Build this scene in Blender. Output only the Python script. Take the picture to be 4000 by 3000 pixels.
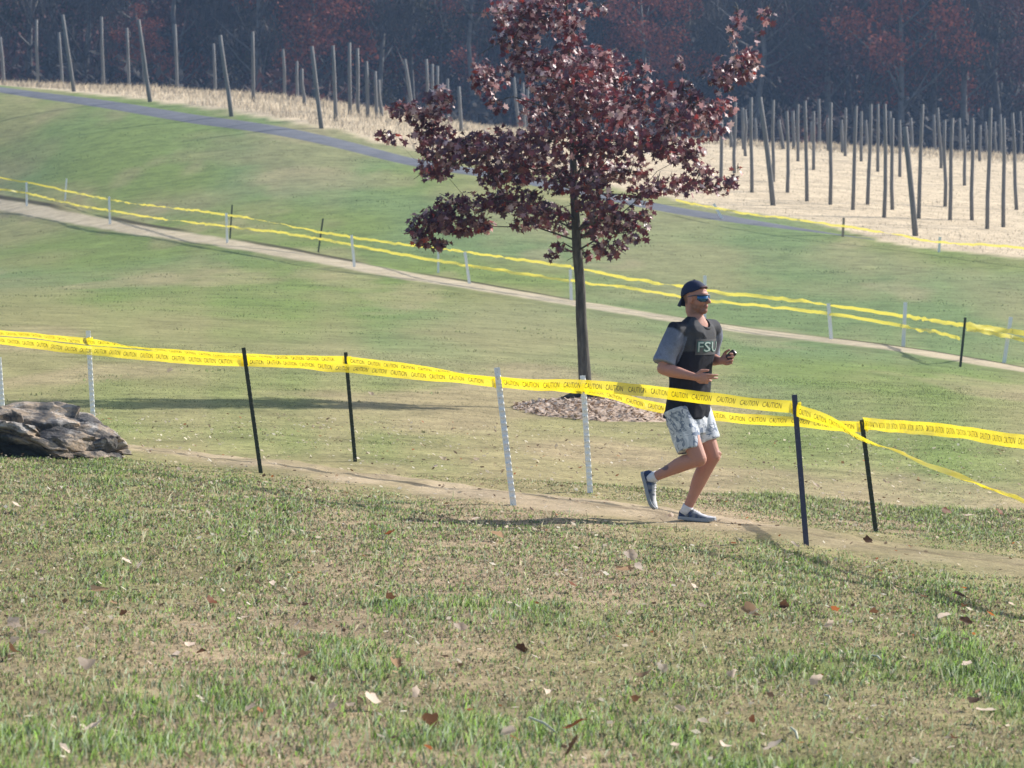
import bpy, bmesh, math, random
import numpy as np
from mathutils import Vector, Matrix, Quaternion

random.seed(11)
rng = np.random.default_rng(11)
SC = bpy.context.scene
for _o in list(bpy.data.objects):
    bpy.data.objects.remove(_o)
COL = SC.collection

# ------------------------------------------------------------------ camera
FPX, HOR, CAMZ = 13590.0, 1014.0, 1.9      # focal length and horizon row of the 4000 x 3000 photograph
PITCH = math.atan((1500.0 - HOR) / FPX)
cam_data = bpy.data.cameras.new('camera')
cam_data.sensor_width = 36.0
cam_data.lens = FPX / 4000.0 * 36.0
cam_data.clip_start, cam_data.clip_end = 0.5, 1500.0
cam = bpy.data.objects.new('camera', cam_data)
COL.objects.link(cam)
cam.location = (0, 0, CAMZ)
cam.rotation_euler = (math.radians(90) - PITCH, 0, 0)
cam_data.dof.use_dof = True
cam_data.dof.focus_distance = 26.0
cam_data.dof.aperture_fstop = cam_data.lens / 1000.0 / 0.014
SC.camera = cam

# ------------------------------------------------------------------ sky, sun, exposure
SUN_EL, SUN_AZ = math.radians(34), math.radians(31)      # azimuth: behind the +X axis, away from the camera
sun_dir = Vector((math.cos(SUN_EL) * math.cos(SUN_AZ), math.cos(SUN_EL) * math.sin(SUN_AZ), math.sin(SUN_EL)))
world = bpy.data.worlds.new('World')
SC.world = world
world.use_nodes = True
wn = world.node_tree.nodes
sky = wn.new('ShaderNodeTexSky')
sky.sky_type = 'NISHITA'
sky.sun_disc = False
sky.sun_elevation = SUN_EL
sky.sun_rotation = math.atan2(sun_dir.x, sun_dir.y)
sky.air_density, sky.dust_density = 1.0, 1.5
wn['Background'].inputs['Strength'].default_value = 0.11
world.node_tree.links.new(sky.outputs[0], wn['Background'].inputs['Color'])
sun_data = bpy.data.lights.new('sun', 'SUN')
sun_data.energy = 4.1
sun_data.angle = math.radians(0.6)
sun_data.color = (1.0, 0.95, 0.885)
sun = bpy.data.objects.new('sun', sun_data)
COL.objects.link(sun)
sun.rotation_euler = (-sun_dir).to_track_quat('-Z', 'Y').to_euler()
SC.view_settings.view_transform = 'Standard'
SC.view_settings.look = 'None'
SC.view_settings.exposure = 0.88
SC.view_settings.gamma = 1.0
SC.view_settings.use_curve_mapping = False
SC.render.engine = 'CYCLES'
SC.cycles.use_denoising = True
SC.cycles.max_bounces = 6
SC.cycles.volume_bounces = 0
SC.cycles.transparent_max_bounces = 6

# ------------------------------------------------------------------ helpers
def ray(px, py):
    x, y = (px - 2000.0) / FPX, (1500.0 - py) / FPX
    s, c = math.sin(PITCH), math.cos(PITCH)
    return np.array([x, c + y * s, -s + y * c])

def P(px, py, d):
    r = ray(px, py)
    return Vector(np.array([0, 0, CAMZ]) + r * (d / r[1]))

def elev(px, py):
    r = ray(px, py)
    return r[2] / r[1]

def hash2(ix, iy, seed):
    h = (ix.astype(np.int64) * 374761393 + iy.astype(np.int64) * 668265263 + seed * 974634777) & 0x7fffffff
    h = ((h ^ (h >> 13)) * 1274126177) & 0x7fffffff
    h = (h ^ (h >> 16)) & 0xffff
    return h / 65535.0

def vnoise(x, y, seed=0):
    x, y = np.asarray(x, float), np.asarray(y, float)
    ix, iy = np.floor(x), np.floor(y)
    fx, fy = x - ix, y - iy
    fx, fy = fx * fx * (3 - 2 * fx), fy * fy * (3 - 2 * fy)
    a, b = hash2(ix, iy, seed), hash2(ix + 1, iy, seed)
    c, d = hash2(ix, iy + 1, seed), hash2(ix + 1, iy + 1, seed)
    return (a * (1 - fx) + b * fx) * (1 - fy) + (c * (1 - fx) + d * fx) * fy

def fbm(x, y, seed=0, oct=3):
    s, a, t = 0, 1.0, 0
    for k in range(oct):
        s = s + a * vnoise(x * 2 ** k + 17.3 * k, y * 2 ** k - 9.1 * k, seed + k)
        t += a
        a *= 0.5
    return s / t

def sstep(a, b, x):
    t = np.clip((x - a) / (b - a), 0, 1)
    return t * t * (3 - 2 * t)

def mix(a, b, t):
    a, b = np.asarray(a, float), np.asarray(b, float)
    t = np.asarray(t)[..., None]
    return a * (1 - t) + b * t

def link(o, parent=None):
    COL.objects.link(o)
    if parent is not None:
        o.parent = parent
    return o

def tag(o, label=None, cat=None, group=None, kind=None):
    if label: o['label'] = label
    if cat: o['category'] = cat
    if group: o['group'] = group
    if kind: o['kind'] = kind
    return o

def empty(name, loc, label=None, cat=None, group=None):
    o = bpy.data.objects.new(name, None)
    o.location = loc
    o.empty_display_size = 0.2
    link(o)
    bpy.context.view_layer.update()
    return tag(o, label, cat, group)

def obj(name, me, parent=None, mat=None):
    """link a mesh whose vertices are in world space; under a parent the offset is taken out"""
    o = bpy.data.objects.new(name, me)
    if mat is not None:
        me.materials.clear()
        me.materials.append(mat)
    link(o, parent)
    if parent is not None:
        root, off = parent, Vector((0, 0, 0))
        while root is not None:
            off += root.location
            root = root.parent
        me.transform(Matrix.Translation(-off))
    return o

def mesh_np(name, v, tri, col=None, smooth=False):
    v, tri = np.asarray(v, np.float32), np.asarray(tri, np.int32)
    k = tri.shape[1]
    me = bpy.data.meshes.new(name)
    me.vertices.add(len(v))
    me.vertices.foreach_set('co', v.ravel())
    me.loops.add(tri.size)
    me.loops.foreach_set('vertex_index', tri.ravel())
    me.polygons.add(len(tri))
    me.polygons.foreach_set('loop_start', np.arange(0, tri.size, k, dtype=np.int32))
    if smooth:
        me.polygons.foreach_set('use_smooth', np.ones(len(tri), bool))
    me.update(calc_edges=True)
    if col is not None:
        paint(me, col)
    return me

def paint(me, col, name='tint'):
    col = np.asarray(col, np.float32)
    if col.shape[1] == 3:
        col = np.concatenate([col, np.ones((len(col), 1), np.float32)], 1)
    at = me.attributes.get(name) or me.attributes.new(name, 'FLOAT_COLOR', 'POINT')
    at.data.foreach_set('color', np.ascontiguousarray(col).ravel())

def mesh_bm(name, bm, smooth=False):
    me = bpy.data.meshes.new(name)
    bm.normal_update()
    bm.to_mesh(me)
    bm.free()
    if smooth:
        for p in me.polygons: p.use_smooth = True
    return me

def loft(bm, rings, cap=True):
    """rings of equal length joined to a closed skin"""
    rv = [[bm.verts.new(p) for p in r] for r in rings]
    n = len(rings[0])
    for a, b in zip(rv[:-1], rv[1:]):
        for i in range(n):
            bm.faces.new((a[i], a[(i + 1) % n], b[(i + 1) % n], b[i]))
    if cap:
        for r, rev in ((rv[0], True), (rv[-1], False)):
            c = bm.verts.new(sum((v.co for v in r), Vector()) / n)
            for i in range(n):
                f = (r[i], r[(i + 1) % n], c)
                bm.faces.new(f[::-1] if rev else f)
    return rv

def tube(bm, pts, rad, n=10, round_ends=False, flat=1.0, side=None):
    """tapered tube along a polyline"""
    pts = [Vector(p) for p in pts]
    rad = list(rad)
    if round_ends:
        a, b = (pts[0] - pts[1]).normalized(), (pts[-1] - pts[-2]).normalized()
        p0, r0, p1, r1 = pts[0], rad[0], pts[-1], rad[-1]
        pre = [(p0 + a * r0 * s, r0 * c) for s, c in ((0.95, 0.3), (0.7, 0.7), (0.38, 0.92))]
        post = [(p1 + b * r1 * s, r1 * c) for s, c in ((0.38, 0.92), (0.7, 0.7), (0.95, 0.3))]
        pts = [p for p, _ in pre] + pts + [p for p, _ in post]
        rad = [r for _, r in pre] + rad + [r for _, r in post]
    rings, up = [], None
    for i, p in enumerate(pts):
        t = (pts[min(i + 1, len(pts) - 1)] - pts[max(i - 1, 0)]).normalized()
        if up is None:
            ref = side if side is not None else (Vector((0, 0, 1)) if abs(t.z) < 0.9 else Vector((1, 0, 0)))
            u = (ref - t * ref.dot(t)).normalized()
        else:
            u = (up - t * up.dot(t)).normalized()
        up = u
        w = t.cross(u)
        rings.append([p + (u * math.cos(k * math.tau / n) + w * flat * math.sin(k * math.tau / n)) * rad[i] for k in range(n)])
    loft(bm, rings)

def ellipsoid(bm, c, ax, n=16, m=10):
    c = Vector(c)
    rings = []
    for j in range(1, m):
        ph = math.pi * j / m
        rings.append([c - ax[2] * math.cos(ph) + (ax[0] * math.cos(k * math.tau / n) + ax[1] * math.sin(k * math.tau / n)) * math.sin(ph) for k in range(n)])
    loft(bm, rings)

def catmull(pts, step):
    pts = [np.array(p, float) for p in pts]
    out = []
    for i in range(len(pts) - 1):
        p0, p1, p2, p3 = pts[max(i - 1, 0)], pts[i], pts[i + 1], pts[min(i + 2, len(pts) - 1)]
        n = max(2, int(np.linalg.norm((p2 - p1)[:3]) / step))
        for k in range(n):
            t = k / n
            out.append(0.5 * (2 * p1 + (p2 - p0) * t + (2 * p0 - 5 * p1 + 4 * p2 - p3) * t * t + (3 * p1 - p0 - 3 * p2 + p3) * t ** 3))
    out.append(pts[-1])
    return np.array(out)

ORD = ('first second third fourth fifth sixth seventh eighth ninth tenth eleventh twelfth thirteenth fourteenth fifteenth sixteenth '
       'seventeenth eighteenth nineteenth twentieth').split()
ORD += ['twenty-' + w for w in ORD[:9]] + ['thirtieth'] + ['thirty-' + w for w in ORD[:9]] + ['fortieth'] + ['forty-' + w for w in ORD[:9]]

# ------------------------------------------------------------------ materials
class Mat:
    def __init__(self, name, rough=0.8, spec=0.3):
        self.m = bpy.data.materials.new(name)
        self.m.use_nodes = True
        self.t = self.m.node_tree
        self.b = self.t.nodes['Principled BSDF']
        self.b.inputs['Roughness'].default_value = rough
        self.b.inputs['Specular IOR Level'].default_value = spec
    def n(self, kind, **kw):
        nd = self.t.nodes.new('ShaderNode' + kind)
        for k, v in kw.items():
            if k in nd.inputs: nd.inputs[k].default_value = v
            else: setattr(nd, k, v)
        return nd
    def l(self, a, b): self.t.links.new(a, b)
    def attr(self, name='tint'):
        return self.n('Attribute', attribute_name=name).outputs['Color']
    def coord(self, which='Object'):
        return self.n('TexCoord').outputs[which]
    def noise(self, scale, detail=4, co=None, rough=0.6, dist=0.0):
        nd = self.n('TexNoise', Scale=scale, Detail=detail, Roughness=rough, Distortion=dist)
        if co is not None: self.l(co, nd.inputs['Vector'])
        return nd.outputs['Fac']
    def ramp(self, fac, stops, const=False):
        nd = self.n('ValToRGB')
        if const: nd.color_ramp.interpolation = 'CONSTANT'
        el = nd.color_ramp.elements
        while len(el) < len(stops): el.new(0.5)
        for e, (p, c) in zip(el, stops):
            e.position = p
            e.color = (*c, 1) if not isinstance(c, (int, float)) else (c, c, c, 1)
        self.l(fac, nd.inputs['Fac'])
        return nd.outputs['Color']
    def mixc(self, fac, a, b, mode='MIX'):
        nd = self.n('Mix', data_type='RGBA', blend_type=mode)
        for s, v in ((0, fac), (6, a), (7, b)):
            if isinstance(v, (int, float)): nd.inputs[s].default_value = v
            elif isinstance(v, tuple): nd.inputs[s].default_value = (*v, 1)
            else: self.l(v, nd.inputs[s])
        return nd.outputs[2]
    def math(self, op, a, b=0.5):
        nd = self.n('Math', operation=op)
        for s, v in ((0, a), (1, b)):
            if isinstance(v, (int, float)): nd.inputs[s].default_value = v
            else: self.l(v, nd.inputs[s])
        return nd.outputs[0]
    def base(self, c):
        if isinstance(c, tuple): self.b.inputs['Base Color'].default_value = (*c, 1)
        else: self.l(c, self.b.inputs['Base Color'])
        return self
    def bump(self, h, strength=0.3, dist=0.02):
        nd = self.n('Bump', Strength=strength, Distance=dist)
        self.l(h, nd.inputs['Height'])
        self.l(nd.outputs[0], self.b.inputs['Normal'])
        return self
    def translucent(self, c, fac):
        tr = self.n('BsdfTranslucent')
        if isinstance(c, tuple): tr.inputs['Color'].default_value = (*c, 1)
        else: self.l(c, tr.inputs['Color'])
        mx = self.n('MixShader', Fac=fac)
        self.l(self.b.outputs[0], mx.inputs[1])
        self.l(tr.outputs[0], mx.inputs[2])
        self.l(mx.outputs[0], self.t.nodes['Material Output'].inputs['Surface'])
        return self

def tint_mat(name, rough=0.8, spec=0.25, trans=0.0, vary=0.0, vscale=8.0):
    M = Mat(name, rough, spec)
    c = M.attr()
    if vary:
        f = M.ramp(M.noise(vscale, 5, M.coord('Object')), ((0.25, 1 - vary), (0.75, 1 + vary)))
        c = M.mixc(1.0, c, f, 'MULTIPLY')
    M.base(c)
    if trans: M.translucent(c, trans)
    return M.m

def ground_mat(name, fine=1.0):
    M = Mat(name, 0.95, 0.1)
    co = M.coord('Object')
    c = M.attr()
    f1 = M.ramp(M.noise(1.3, 6, co, 0.65), ((0.3, 0.82), (0.72, 1.2)))
    f2 = M.ramp(M.noise(14.0, 6, co, 0.7), ((0.28, 0.62), (0.5, 1.0), (0.75, 1.4)))
    c = M.mixc(1.0, c, f1, 'MULTIPLY')
    f3 = M.ramp(M.noise(2.2, 6, co, 0.78), ((0.30, 0.66), (0.44, 0.97), (0.75, 1.22)))
    c = M.mixc(fine * 0.8, c, M.mixc(1.0, c, f3, 'MULTIPLY'))
    f4 = M.ramp(M.noise(0.55, 5, co, 0.75), ((0.30, 0.72), (0.50, 1.0), (0.72, 1.22)))
    c = M.mixc(fine * 0.8, c, M.mixc(1.0, c, f4, 'MULTIPLY'))
    c = M.mixc(fine, c, M.mixc(1.0, c, f2, 'MULTIPLY'))
    M.base(c)
    M.bump(M.noise(22.0, 6, co, 0.7), 0.6, 0.03)
    return M.m

# ------------------------------------------------------------------ terrain
CTRL = [
    (-300, 2930, 13), (1000, 2970, 13), (2000, 3000, 13), (3000, 3030, 13), (4300, 3070, 13),
    (0, 2430, 17.4), (2000, 2500, 17.4), (4000, 2570, 17.4),
    (1015, 1850, 29.1), (2005, 1965, 27.2), (3150, 2130, 24.4), (1385, 1810, 31.3), (2305, 1925, 29.0), (3420, 2080, 26.6),
    (4000, 2190, 24.6), (0, 1700, 34.0), (0, 1790, 29.5), (2700, 2040, 26.1),
    (0, 1525, 45), (2290, 1600, 45), (4000, 1650, 45), (-400, 1505, 45), (4400, 1665, 45),
    (0, 1250, 65), (2000, 1328, 65), (4000, 1484, 65),
    (-300, 752, 156.3), (0, 807, 143.6), (430, 887, 128.6), (1000, 977, 113.0), (1600, 1087, 100.1), (2251, 1193, 89.2), (2900, 1298, 80.4), (3529, 1376, 73.4), (4000, 1455, 68.9), (4400, 1525, 65.5),
    (0, 350, 186), (290, 390, 178), (796, 475, 165), (1600, 612, 150.8), (2000, 690, 142), (2608, 822, 131), (3178, 905, 123.5), (4000, 1010, 113), (4400, 1060, 109), (-300, 310, 195),
    (0, 335, 200), (600, 362, 184), (1000, 402, 174), (1500, 485, 165), (1900, 520, 172), (2400, 545, 188), (2800, 562, 192), (3200, 578, 192), (3600, 598, 192), (4000, 622, 192), (4400, 640, 190), (-300, 300, 208),
    (2800, 690, 150), (3400, 740, 150), (4000, 820, 145),
    (0, 430, 232), (1000, 500, 225), (2000, 600, 225), (3000, 640, 225), (4000, 690, 225),
    (0, 560, 280), (2000, 640, 280), (4000, 700, 280), (-400, 560, 280), (4400, 700, 280),
    (0, 400, 340), (2000, 420, 340), (4000, 450, 340),
    (0, -300, 440), (2000, -300, 440), (4000, -300, 440), (-400, -300, 440), (4400, -300, 440),
]
_c = np.array([(px / 1300.0, math.log(d) * 2.6, elev(px, py)) for px, py, d in CTRL])

def _phi(r2):
    return 0.5 * r2 * np.log(r2 + 1e-9)

_K = _phi(((_c[:, None, :2] - _c[None, :, :2]) ** 2).sum(-1)) + np.eye(len(_c)) * 2e-3
_Q = np.c_[np.ones(len(_c)), _c[:, :2]]
_A = np.block([[_K, _Q], [_Q.T, np.zeros((3, 3))]])
_W = np.linalg.solve(_A, np.r_[_c[:, 2], 0, 0, 0])

def base_z(X, Y):
    X, Y = np.atleast_1d(np.asarray(X, float)), np.atleast_1d(np.asarray(Y, float))
    d = np.clip(Y, 12.0, 440.0)
    px = np.clip(2000 + FPX * X / d, -900, 4900)
    u, v = px / 1300.0, np.log(d) * 2.6
    T = _W[-3] + _W[-2] * u + _W[-1] * v
    for i in range(len(_c)):
        T = T + _W[i] * _phi((u - _c[i, 0]) ** 2 + (v - _c[i, 1]) ** 2)
    return CAMZ + T * d

def ground(X, Y):
    X, Y = np.atleast_1d(np.asarray(X, float)), np.atleast_1d(np.asarray(Y, float))
    near = 1 - sstep(30, 60, Y)
    m = (fbm(X * 0.8, Y * 0.8, 3) - 0.5) * 0.07 + (fbm(X * 3, Y * 3, 9) - 0.5) * 0.035
    return base_z(X, Y) + m * near

def gz(x, y): return float(ground(x, y)[0])
def G3(x, y, dz=0.0): return Vector((x, y, gz(x, y) + dz))

def at_row(px, py, d0, d1):
    """the point of the ground that the photograph shows at px, py, looked for between two distances"""
    d = np.linspace(d0, d1, 500)
    a = ray(px, py)
    z = base_z(a[0] / a[1] * d, d) - (CAMZ + a[2] / a[1] * d)
    i = int(np.argmax(z > 0)) if (z > 0).any() else int(np.argmin(abs(z)))
    return a[0] / a[1] * d[i], d[i]

def path_c(X, Y, m): return Y + m * X            # constant along a path
def road_edge(X, Y): return path_c(X, Y, 1.645) - 141.0

# how green the turf is, 0 dry thatch to 1 green
def greenness(X, Y):
    s = np.clip(26.0 / np.maximum(Y, 10), 0.18, 1.4)
    g = 0.62 * fbm(X * 0.9 * s + 4, Y * 0.36 * s, 21, 4) + 0.42 * fbm(X * 0.22, Y * 0.09, 33, 3)
    sh_ = 0.05 * sstep(13, 16, Y) * sstep(30, 25, Y) + 0.02
    g = sstep(0.36 + sh_, 0.64 + sh_, g)
    g = g * (0.82 + 0.18 * sstep(12, 22, Y)) + 0.28 * sstep(30, 45, Y) * (1 - g)
    c = path_c(X, Y, 1.13)
    worn = np.exp(-((c - 28.0) / 2.6) ** 2)
    g = g + 0.20 * sstep(50, 90, Y)
    # two lush patches at the bottom of the view
    for qx, qy, sx_, sy_ in ((-1.25, 14.6, 0.45, 0.8), (-0.35, 13.6, 0.40, 0.55), (-1.55, 13.2, 0.5, 0.5), (1.0, 13.0, 0.35, 0.5), (-0.2, 18.6, 0.7, 0.7), (1.55, 16.8, 0.6, 0.6)):
        g = g + 0.75 * np.exp(-((X - qx) / sx_) ** 2 - ((Y - qy) / sy_) ** 2) * (0.5 + fbm(X * 3, Y * 3, 45, 2))
    return np.clip(g * (1 - 0.62 * worn), 0, 1)

DRY, GREEN, BLUEGREEN = (0.305, 0.250, 0.130), (0.148, 0.208, 0.052), (0.130, 0.198, 0.072)
STRAW, LITTER = (0.51, 0.415, 0.280), (0.06, 0.045, 0.036)

def ground_tint(X, Y):
    X, Y = np.asarray(X, float), np.asarray(Y, float)
    g = greenness(X, Y)
    gcol = mix(GREEN, BLUEGREEN, sstep(0.35, 0.65, fbm(X * 0.12, Y * 0.05, 55, 2)))
    c = mix(DRY, gcol, g * 0.85 + 0.08)
    far = sstep(40, 70, Y)
    c = c * (0.80 + 0.20 * sstep(17, 32, Y) - 0.08 * far)[..., None]
    bare = sstep(0.62, 0.74, fbm(X * 0.35 + 8, Y * 0.10, 61, 3)) * (1 - 0.4 * far)
    c = mix(c, (0.36, 0.265, 0.170), bare * (0.75 - 0.3 * sstep(28, 32, Y)))
    r = road_edge(X, Y) + (fbm(X * 0.5, Y * 0.5, 5) - 0.5) * 2.5
    r = r + 6.0 * sstep(0.085, 0.115, X / np.maximum(Y, 1))
    c = mix(c, STRAW, sstep(4.6, 6.2, r))
    c = mix(c, LITTER, sstep(212, 226, Y))
    return c

dd = np.concatenate([np.arange(-25, 10, 5.0), 10 * 1.0062 ** np.arange(0, 225), 10 * 1.0062 ** 225 * 1.0105 ** np.arange(0, 225)])
dd = dd[dd <= 432]
aa = np.concatenate([np.linspace(-0.52, -0.2, 26)[:-1], np.linspace(-0.2, 0.2, 330), np.linspace(0.2, 0.52, 26)[1:]])
A_, D_ = np.meshgrid(aa, dd)
X_ = A_ * np.maximum(D_, 14.0)
Z_ = ground(X_.ravel(), D_.ravel())
nj, ni = A_.shape
idx = np.arange(nj * ni).reshape(nj, ni)
quads = np.stack([idx[:-1, :-1], idx[:-1, 1:], idx[1:, 1:], idx[1:, :-1]], -1).reshape(-1, 4)
MG = ground_mat('turf ground')
terrain = obj('ground', mesh_np('ground', np.c_[X_.ravel(), D_.ravel(), Z_], quads, ground_tint(X_.ravel(), D_.ravel()), True), None, MG)
tag(terrain, kind='structure')

def ribbon(name, m, c0, half, a0, a1, na, tintfn, lift, edge_noise, mat, nacross=14, groove=None, taper=None):
    """a way laid on the ground: Y = (c0 + k) / (1 + m a), k across it"""
    A = np.linspace(a0, a1, na)
    K = np.linspace(-1, 1, nacross)
    AA, KK = np.meshgrid(A, K)
    wob = 1 + edge_noise * (fbm(AA * 60, KK * 0 + 3.3 * np.sign(KK), 71, 4) - 0.5) * 2
    k = KK * half * wob * (taper(AA) if taper else 1.0)
    Y = (c0 + k) / (1 + m * AA)
    X = AA * Y
    x, y, kk = X.ravel(), Y.ravel(), KK.ravel()
    z = ground(x, y) + ((lift + 0.02) * (1 - np.abs(kk) ** 3) - 0.02) * (taper(AA).ravel() if taper else 1.0)
    col = tintfn(x, y, kk)
    if groove is not None:
        z = z + groove(x, y, kk)
    ix = np.arange(len(K) * na).reshape(len(K), na)
    q = np.stack([ix[:-1, :-1], ix[:-1, 1:], ix[1:, 1:], ix[1:, :-1]], -1).reshape(-1, 4)
    return tag(obj(name, mesh_np(name, np.c_[x, y, z], q, col, True), None, mat), kind='structure')

def near_path_tint(x, y, k):
    t = ground_tint(x, y)
    p = mix((0.41, 0.32, 0.215), (0.30, 0.235, 0.145), sstep(0.35, 0.65, fbm(x * 2.2, y * 0.9, 81, 3)))
    e = 1 - sstep(0.30, 0.95, abs(k) + 0.75 * (fbm(x * 1.7, y * 1.7, 83, 4) - 0.5))
    e = 0.92 * e * (1 - 0.50 * sstep(1.6, 2.5, x)) * (0.75 + 0.25 * fbm(x * 4, y * 4, 84, 3))
    c = mix(t, p, e)
    on = sstep(0.42, 0.56, fbm(x * 0.8, x * 0 + 2, 86, 3))
    rut = np.exp(-((k - 0.62 - 0.06 * (vnoise(x * 1.5, x * 0, 5) - 0.5)) / 0.055) ** 2) * on
    rut2 = np.exp(-((k + 0.05) / 0.05) ** 2) * 0.5 * (1 - on)
    return mix(c, (0.115, 0.082, 0.048), np.clip(rut * 0.9 + rut2, 0, 1))

def far_path_tint(x, y, k):
    t = ground_tint(x, y)
    p = mix((0.46, 0.39, 0.275), (0.39, 0.325, 0.215), fbm(x * 0.6, y * 0.3, 91, 3))
    e = 1 - sstep(0.34, 0.62, abs(k + 0.05) + 0.28 * (fbm(x * 0.9, y * 0.4, 93, 3) - 0.5))
    c = mix(t, p, e)
    rut = np.exp(-((k - 0.58 - 0.1 * (vnoise(x * 0.8, x * 0, 8) - 0.5)) / 0.19) ** 4) * sstep(0.2, 0.4, fbm(x * 0.3, x * 0 + 1, 96, 2))
    return mix(c, (0.055, 0.047, 0.022), np.clip(rut, 0, 1))

def road_tint(x, y, k):
    p = mix((0.110, 0.117, 0.134), (0.150, 0.155, 0.168), fbm(x * 0.4, y * 0.2, 95, 3))
    return mix(p, (0.21, 0.19, 0.11), sstep(0.80, 0.92, abs(k)))

MP = ground_mat('packed soil', 0.55)
ribbon('dirt_path', 1.13, 28.0, 1.50, -0.26, 0.26, 900, near_path_tint, 0.018, 0.35, MP, 60,
       lambda x, y, k: -0.05 * np.exp(-((k - 0.58) / 0.10) ** 2))
ribbon('dirt_path', 2.39, 93.5, 3.3, -0.20, 0.20, 700, far_path_tint, 0.05, 0.16, MP, 30)
MR = ground_mat('road asphalt', 0.35)
ribbon('road', 1.645, 141.4, 2.1, -0.24, 0.104, 500, road_tint, 0.03, 0.06, MR, 24, None, lambda A: 1 - 0.90 * sstep(0.055, 0.102, A))

# ------------------------------------------------------------------ grass and straw
def blade_mesh(name, x, y, z, h, w, lean, az, col, tipcol=None):
    """one bent three-triangle blade per point"""
    n = len(x)
    fx, fy = np.cos(az), np.sin(az)                       # bend direction
    fa = az + np.pi / 2 + rng.normal(0, 0.5, n)
    sx, sy = np.cos(fa) * w / 2, np.sin(fa) * w / 2       # width direction
    sx, sy = np.where(sx < 0, -sx, sx), np.where(sx < 0, -sy, sy)      # front faces all one way
    v = np.zeros((n, 5, 3), np.float32)
    mid = 0.55
    v[:, 0] = np.c_[x - sx, y - sy, z]
    v[:, 1] = np.c_[x + sx, y + sy, z]
    mx, my = x + fx * lean * h * 0.35, y + fy * lean * h * 0.35
    mz = z + h * mid
    v[:, 2] = np.c_[mx - sx * 0.75, my - sy * 0.75, mz]
    v[:, 3] = np.c_[mx + sx * 0.75, my + sy * 0.75, mz]
    v[:, 4] = np.c_[x + fx * lean * h, y + fy * lean * h, z + h * np.clip(1.05 - 0.45 * lean * lean, 0.35, 1)]
    b = (np.arange(n) * 5)[:, None]
    tri = np.concatenate([b + [0, 1, 3], b + [0, 3, 2], b + [2, 3, 4]], 1).reshape(-1, 3)
    c = np.repeat(col[:, None, :], 5, 1)
    if tipcol is not None:
        c[:, 4] = tipcol
    me = mesh_np(name, v.reshape(-1, 3), tri, c.reshape(-1, 3), True)
    nv = np.zeros((n, 5, 3), np.float32)
    nv[:] = (np.c_[fx * 0.25, fy * 0.25, np.ones(n)] + rng.normal(0, 0.28, (n, 3)))[:, None, :]
    nv /= np.linalg.norm(nv, axis=2)[:, :, None]
    me.normals_split_custom_set_from_vertices(nv.reshape(-1, 3))
    return me

def see_through(M, f):
    out = M.t.nodes['Material Output'].inputs['Surface']
    src = out.links[0].from_socket
    tr = M.n('BsdfTransparent'); mx = M.n('MixShader', Fac=f)
    M.l(src, mx.inputs[1]); M.l(tr.outputs[0], mx.inputs[2]); M.l(mx.outputs[0], out)
M = Mat('grass blade', 0.7, 0.15)
gc = M.attr(); M.base(gc); M.translucent(gc, 0.05)
see_through(M, 0.38)                                      # thin blades let much of the sun through
MGRASS = M.m

def scatter(n, d0, d1, amax=0.15, extra=2.2):
    """points over the ground in view and a margin beside it"""
    d = np.sqrt(rng.uniform(d0 * d0, d1 * d1, n))
    return rng.uniform(-1, 1, n) * (amax * d + extra), d

def pick(n, table):
    w = np.array([t[0] for t in table], float)
    i = rng.choice(len(table), n, p=w / w.sum())
    return np.array([t[1] for t in table])[i] * rng.uniform(0.86, 1.14, (n, 1))

GREENS = [(5, (0.245, 0.375, 0.070)), (3, (0.300, 0.405, 0.125)), (3.5, (0.280, 0.395, 0.205)), (1.8, (0.46, 0.54, 0.36)), (1.4, (0.130, 0.230, 0.042)), (2.8, (0.245, 0.460, 0.050))]
DRIES = [(4, (0.500, 0.355, 0.225)), (2.5, (0.400, 0.270, 0.165)), (2, (0.550, 0.455, 0.315)), (0.4, (0.190, 0.125, 0.070)), (0.8, (0.66, 0.59, 0.46)), (3.0, (0.375, 0.415, 0.165))]

def turf(name, n, d0, d1, h, w, keep_path=True):
    x, y = scatter(n, d0, d1)
    c = path_c(x, y, 1.13) - 28.0
    worn = np.clip(1.15 * np.exp(-(c / 1.75) ** 2), 0, 1) * sstep(0.25, 0.55, fbm(x * 1.7, y * 1.7, 83, 3) + 0.14)
    c2 = path_c(x, y, 2.39) - 94.0
    worn = np.maximum(worn, (abs(c2) < 4.0) * 1.0)
    clump = fbm(x * 5, y * 5, 41, 2)
    ok = (rng.random(n) > worn * 0.97) & (rng.random(n) < 0.42 + 1.1 * sstep(0.3, 0.65, clump)) & ((d0 < 50) | (rng.random(n) < sstep(150, 75, y)))
    x, y, clump = x[ok], y[ok], clump[ok]
    n = len(x)
    g = greenness(x, y)
    isg = rng.random(n) < 0.30 + 0.70 * g
    col = np.where(isg[:, None], pick(n, GREENS), pick(n, DRIES)) * 0.76
    tall = (0.55 + 0.9 * g * clump * 1.4) * rng.uniform(0.5, 1.35, n)
    hh = h * np.where(isg, tall, tall * 0.75) * (1 - 0.55 * np.exp(-((path_c(x, y, 1.13) - 28.0) / 2.4) ** 2) * (d0 < 40))
    me = blade_mesh(name, x, y, ground(x, y) - 0.004, hh, w * rng.uniform(0.6, 1.4, n) * (y / d0) ** 0.5,
                    np.where(isg, rng.uniform(0.2, 1.1, n), rng.uniform(0.7, 1.5, n)), rng.uniform(0, 6.283, n), mix(col, ground_tint(x, y) * 1.0, 0.80 * sstep(24, 40, y) + 0.12 * sstep(50, 70, y)), None)
    return tag(obj(name, me, None, MGRASS), kind='stuff')

turf('lawn_grass', 560000, 11.0, 30, 0.052, 0.0070)
turf('lawn_grass', 170000, 30, 58, 0.017, 0.010)
turf('lawn_grass', 60000, 58, 150, 0.016, 0.030)

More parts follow.
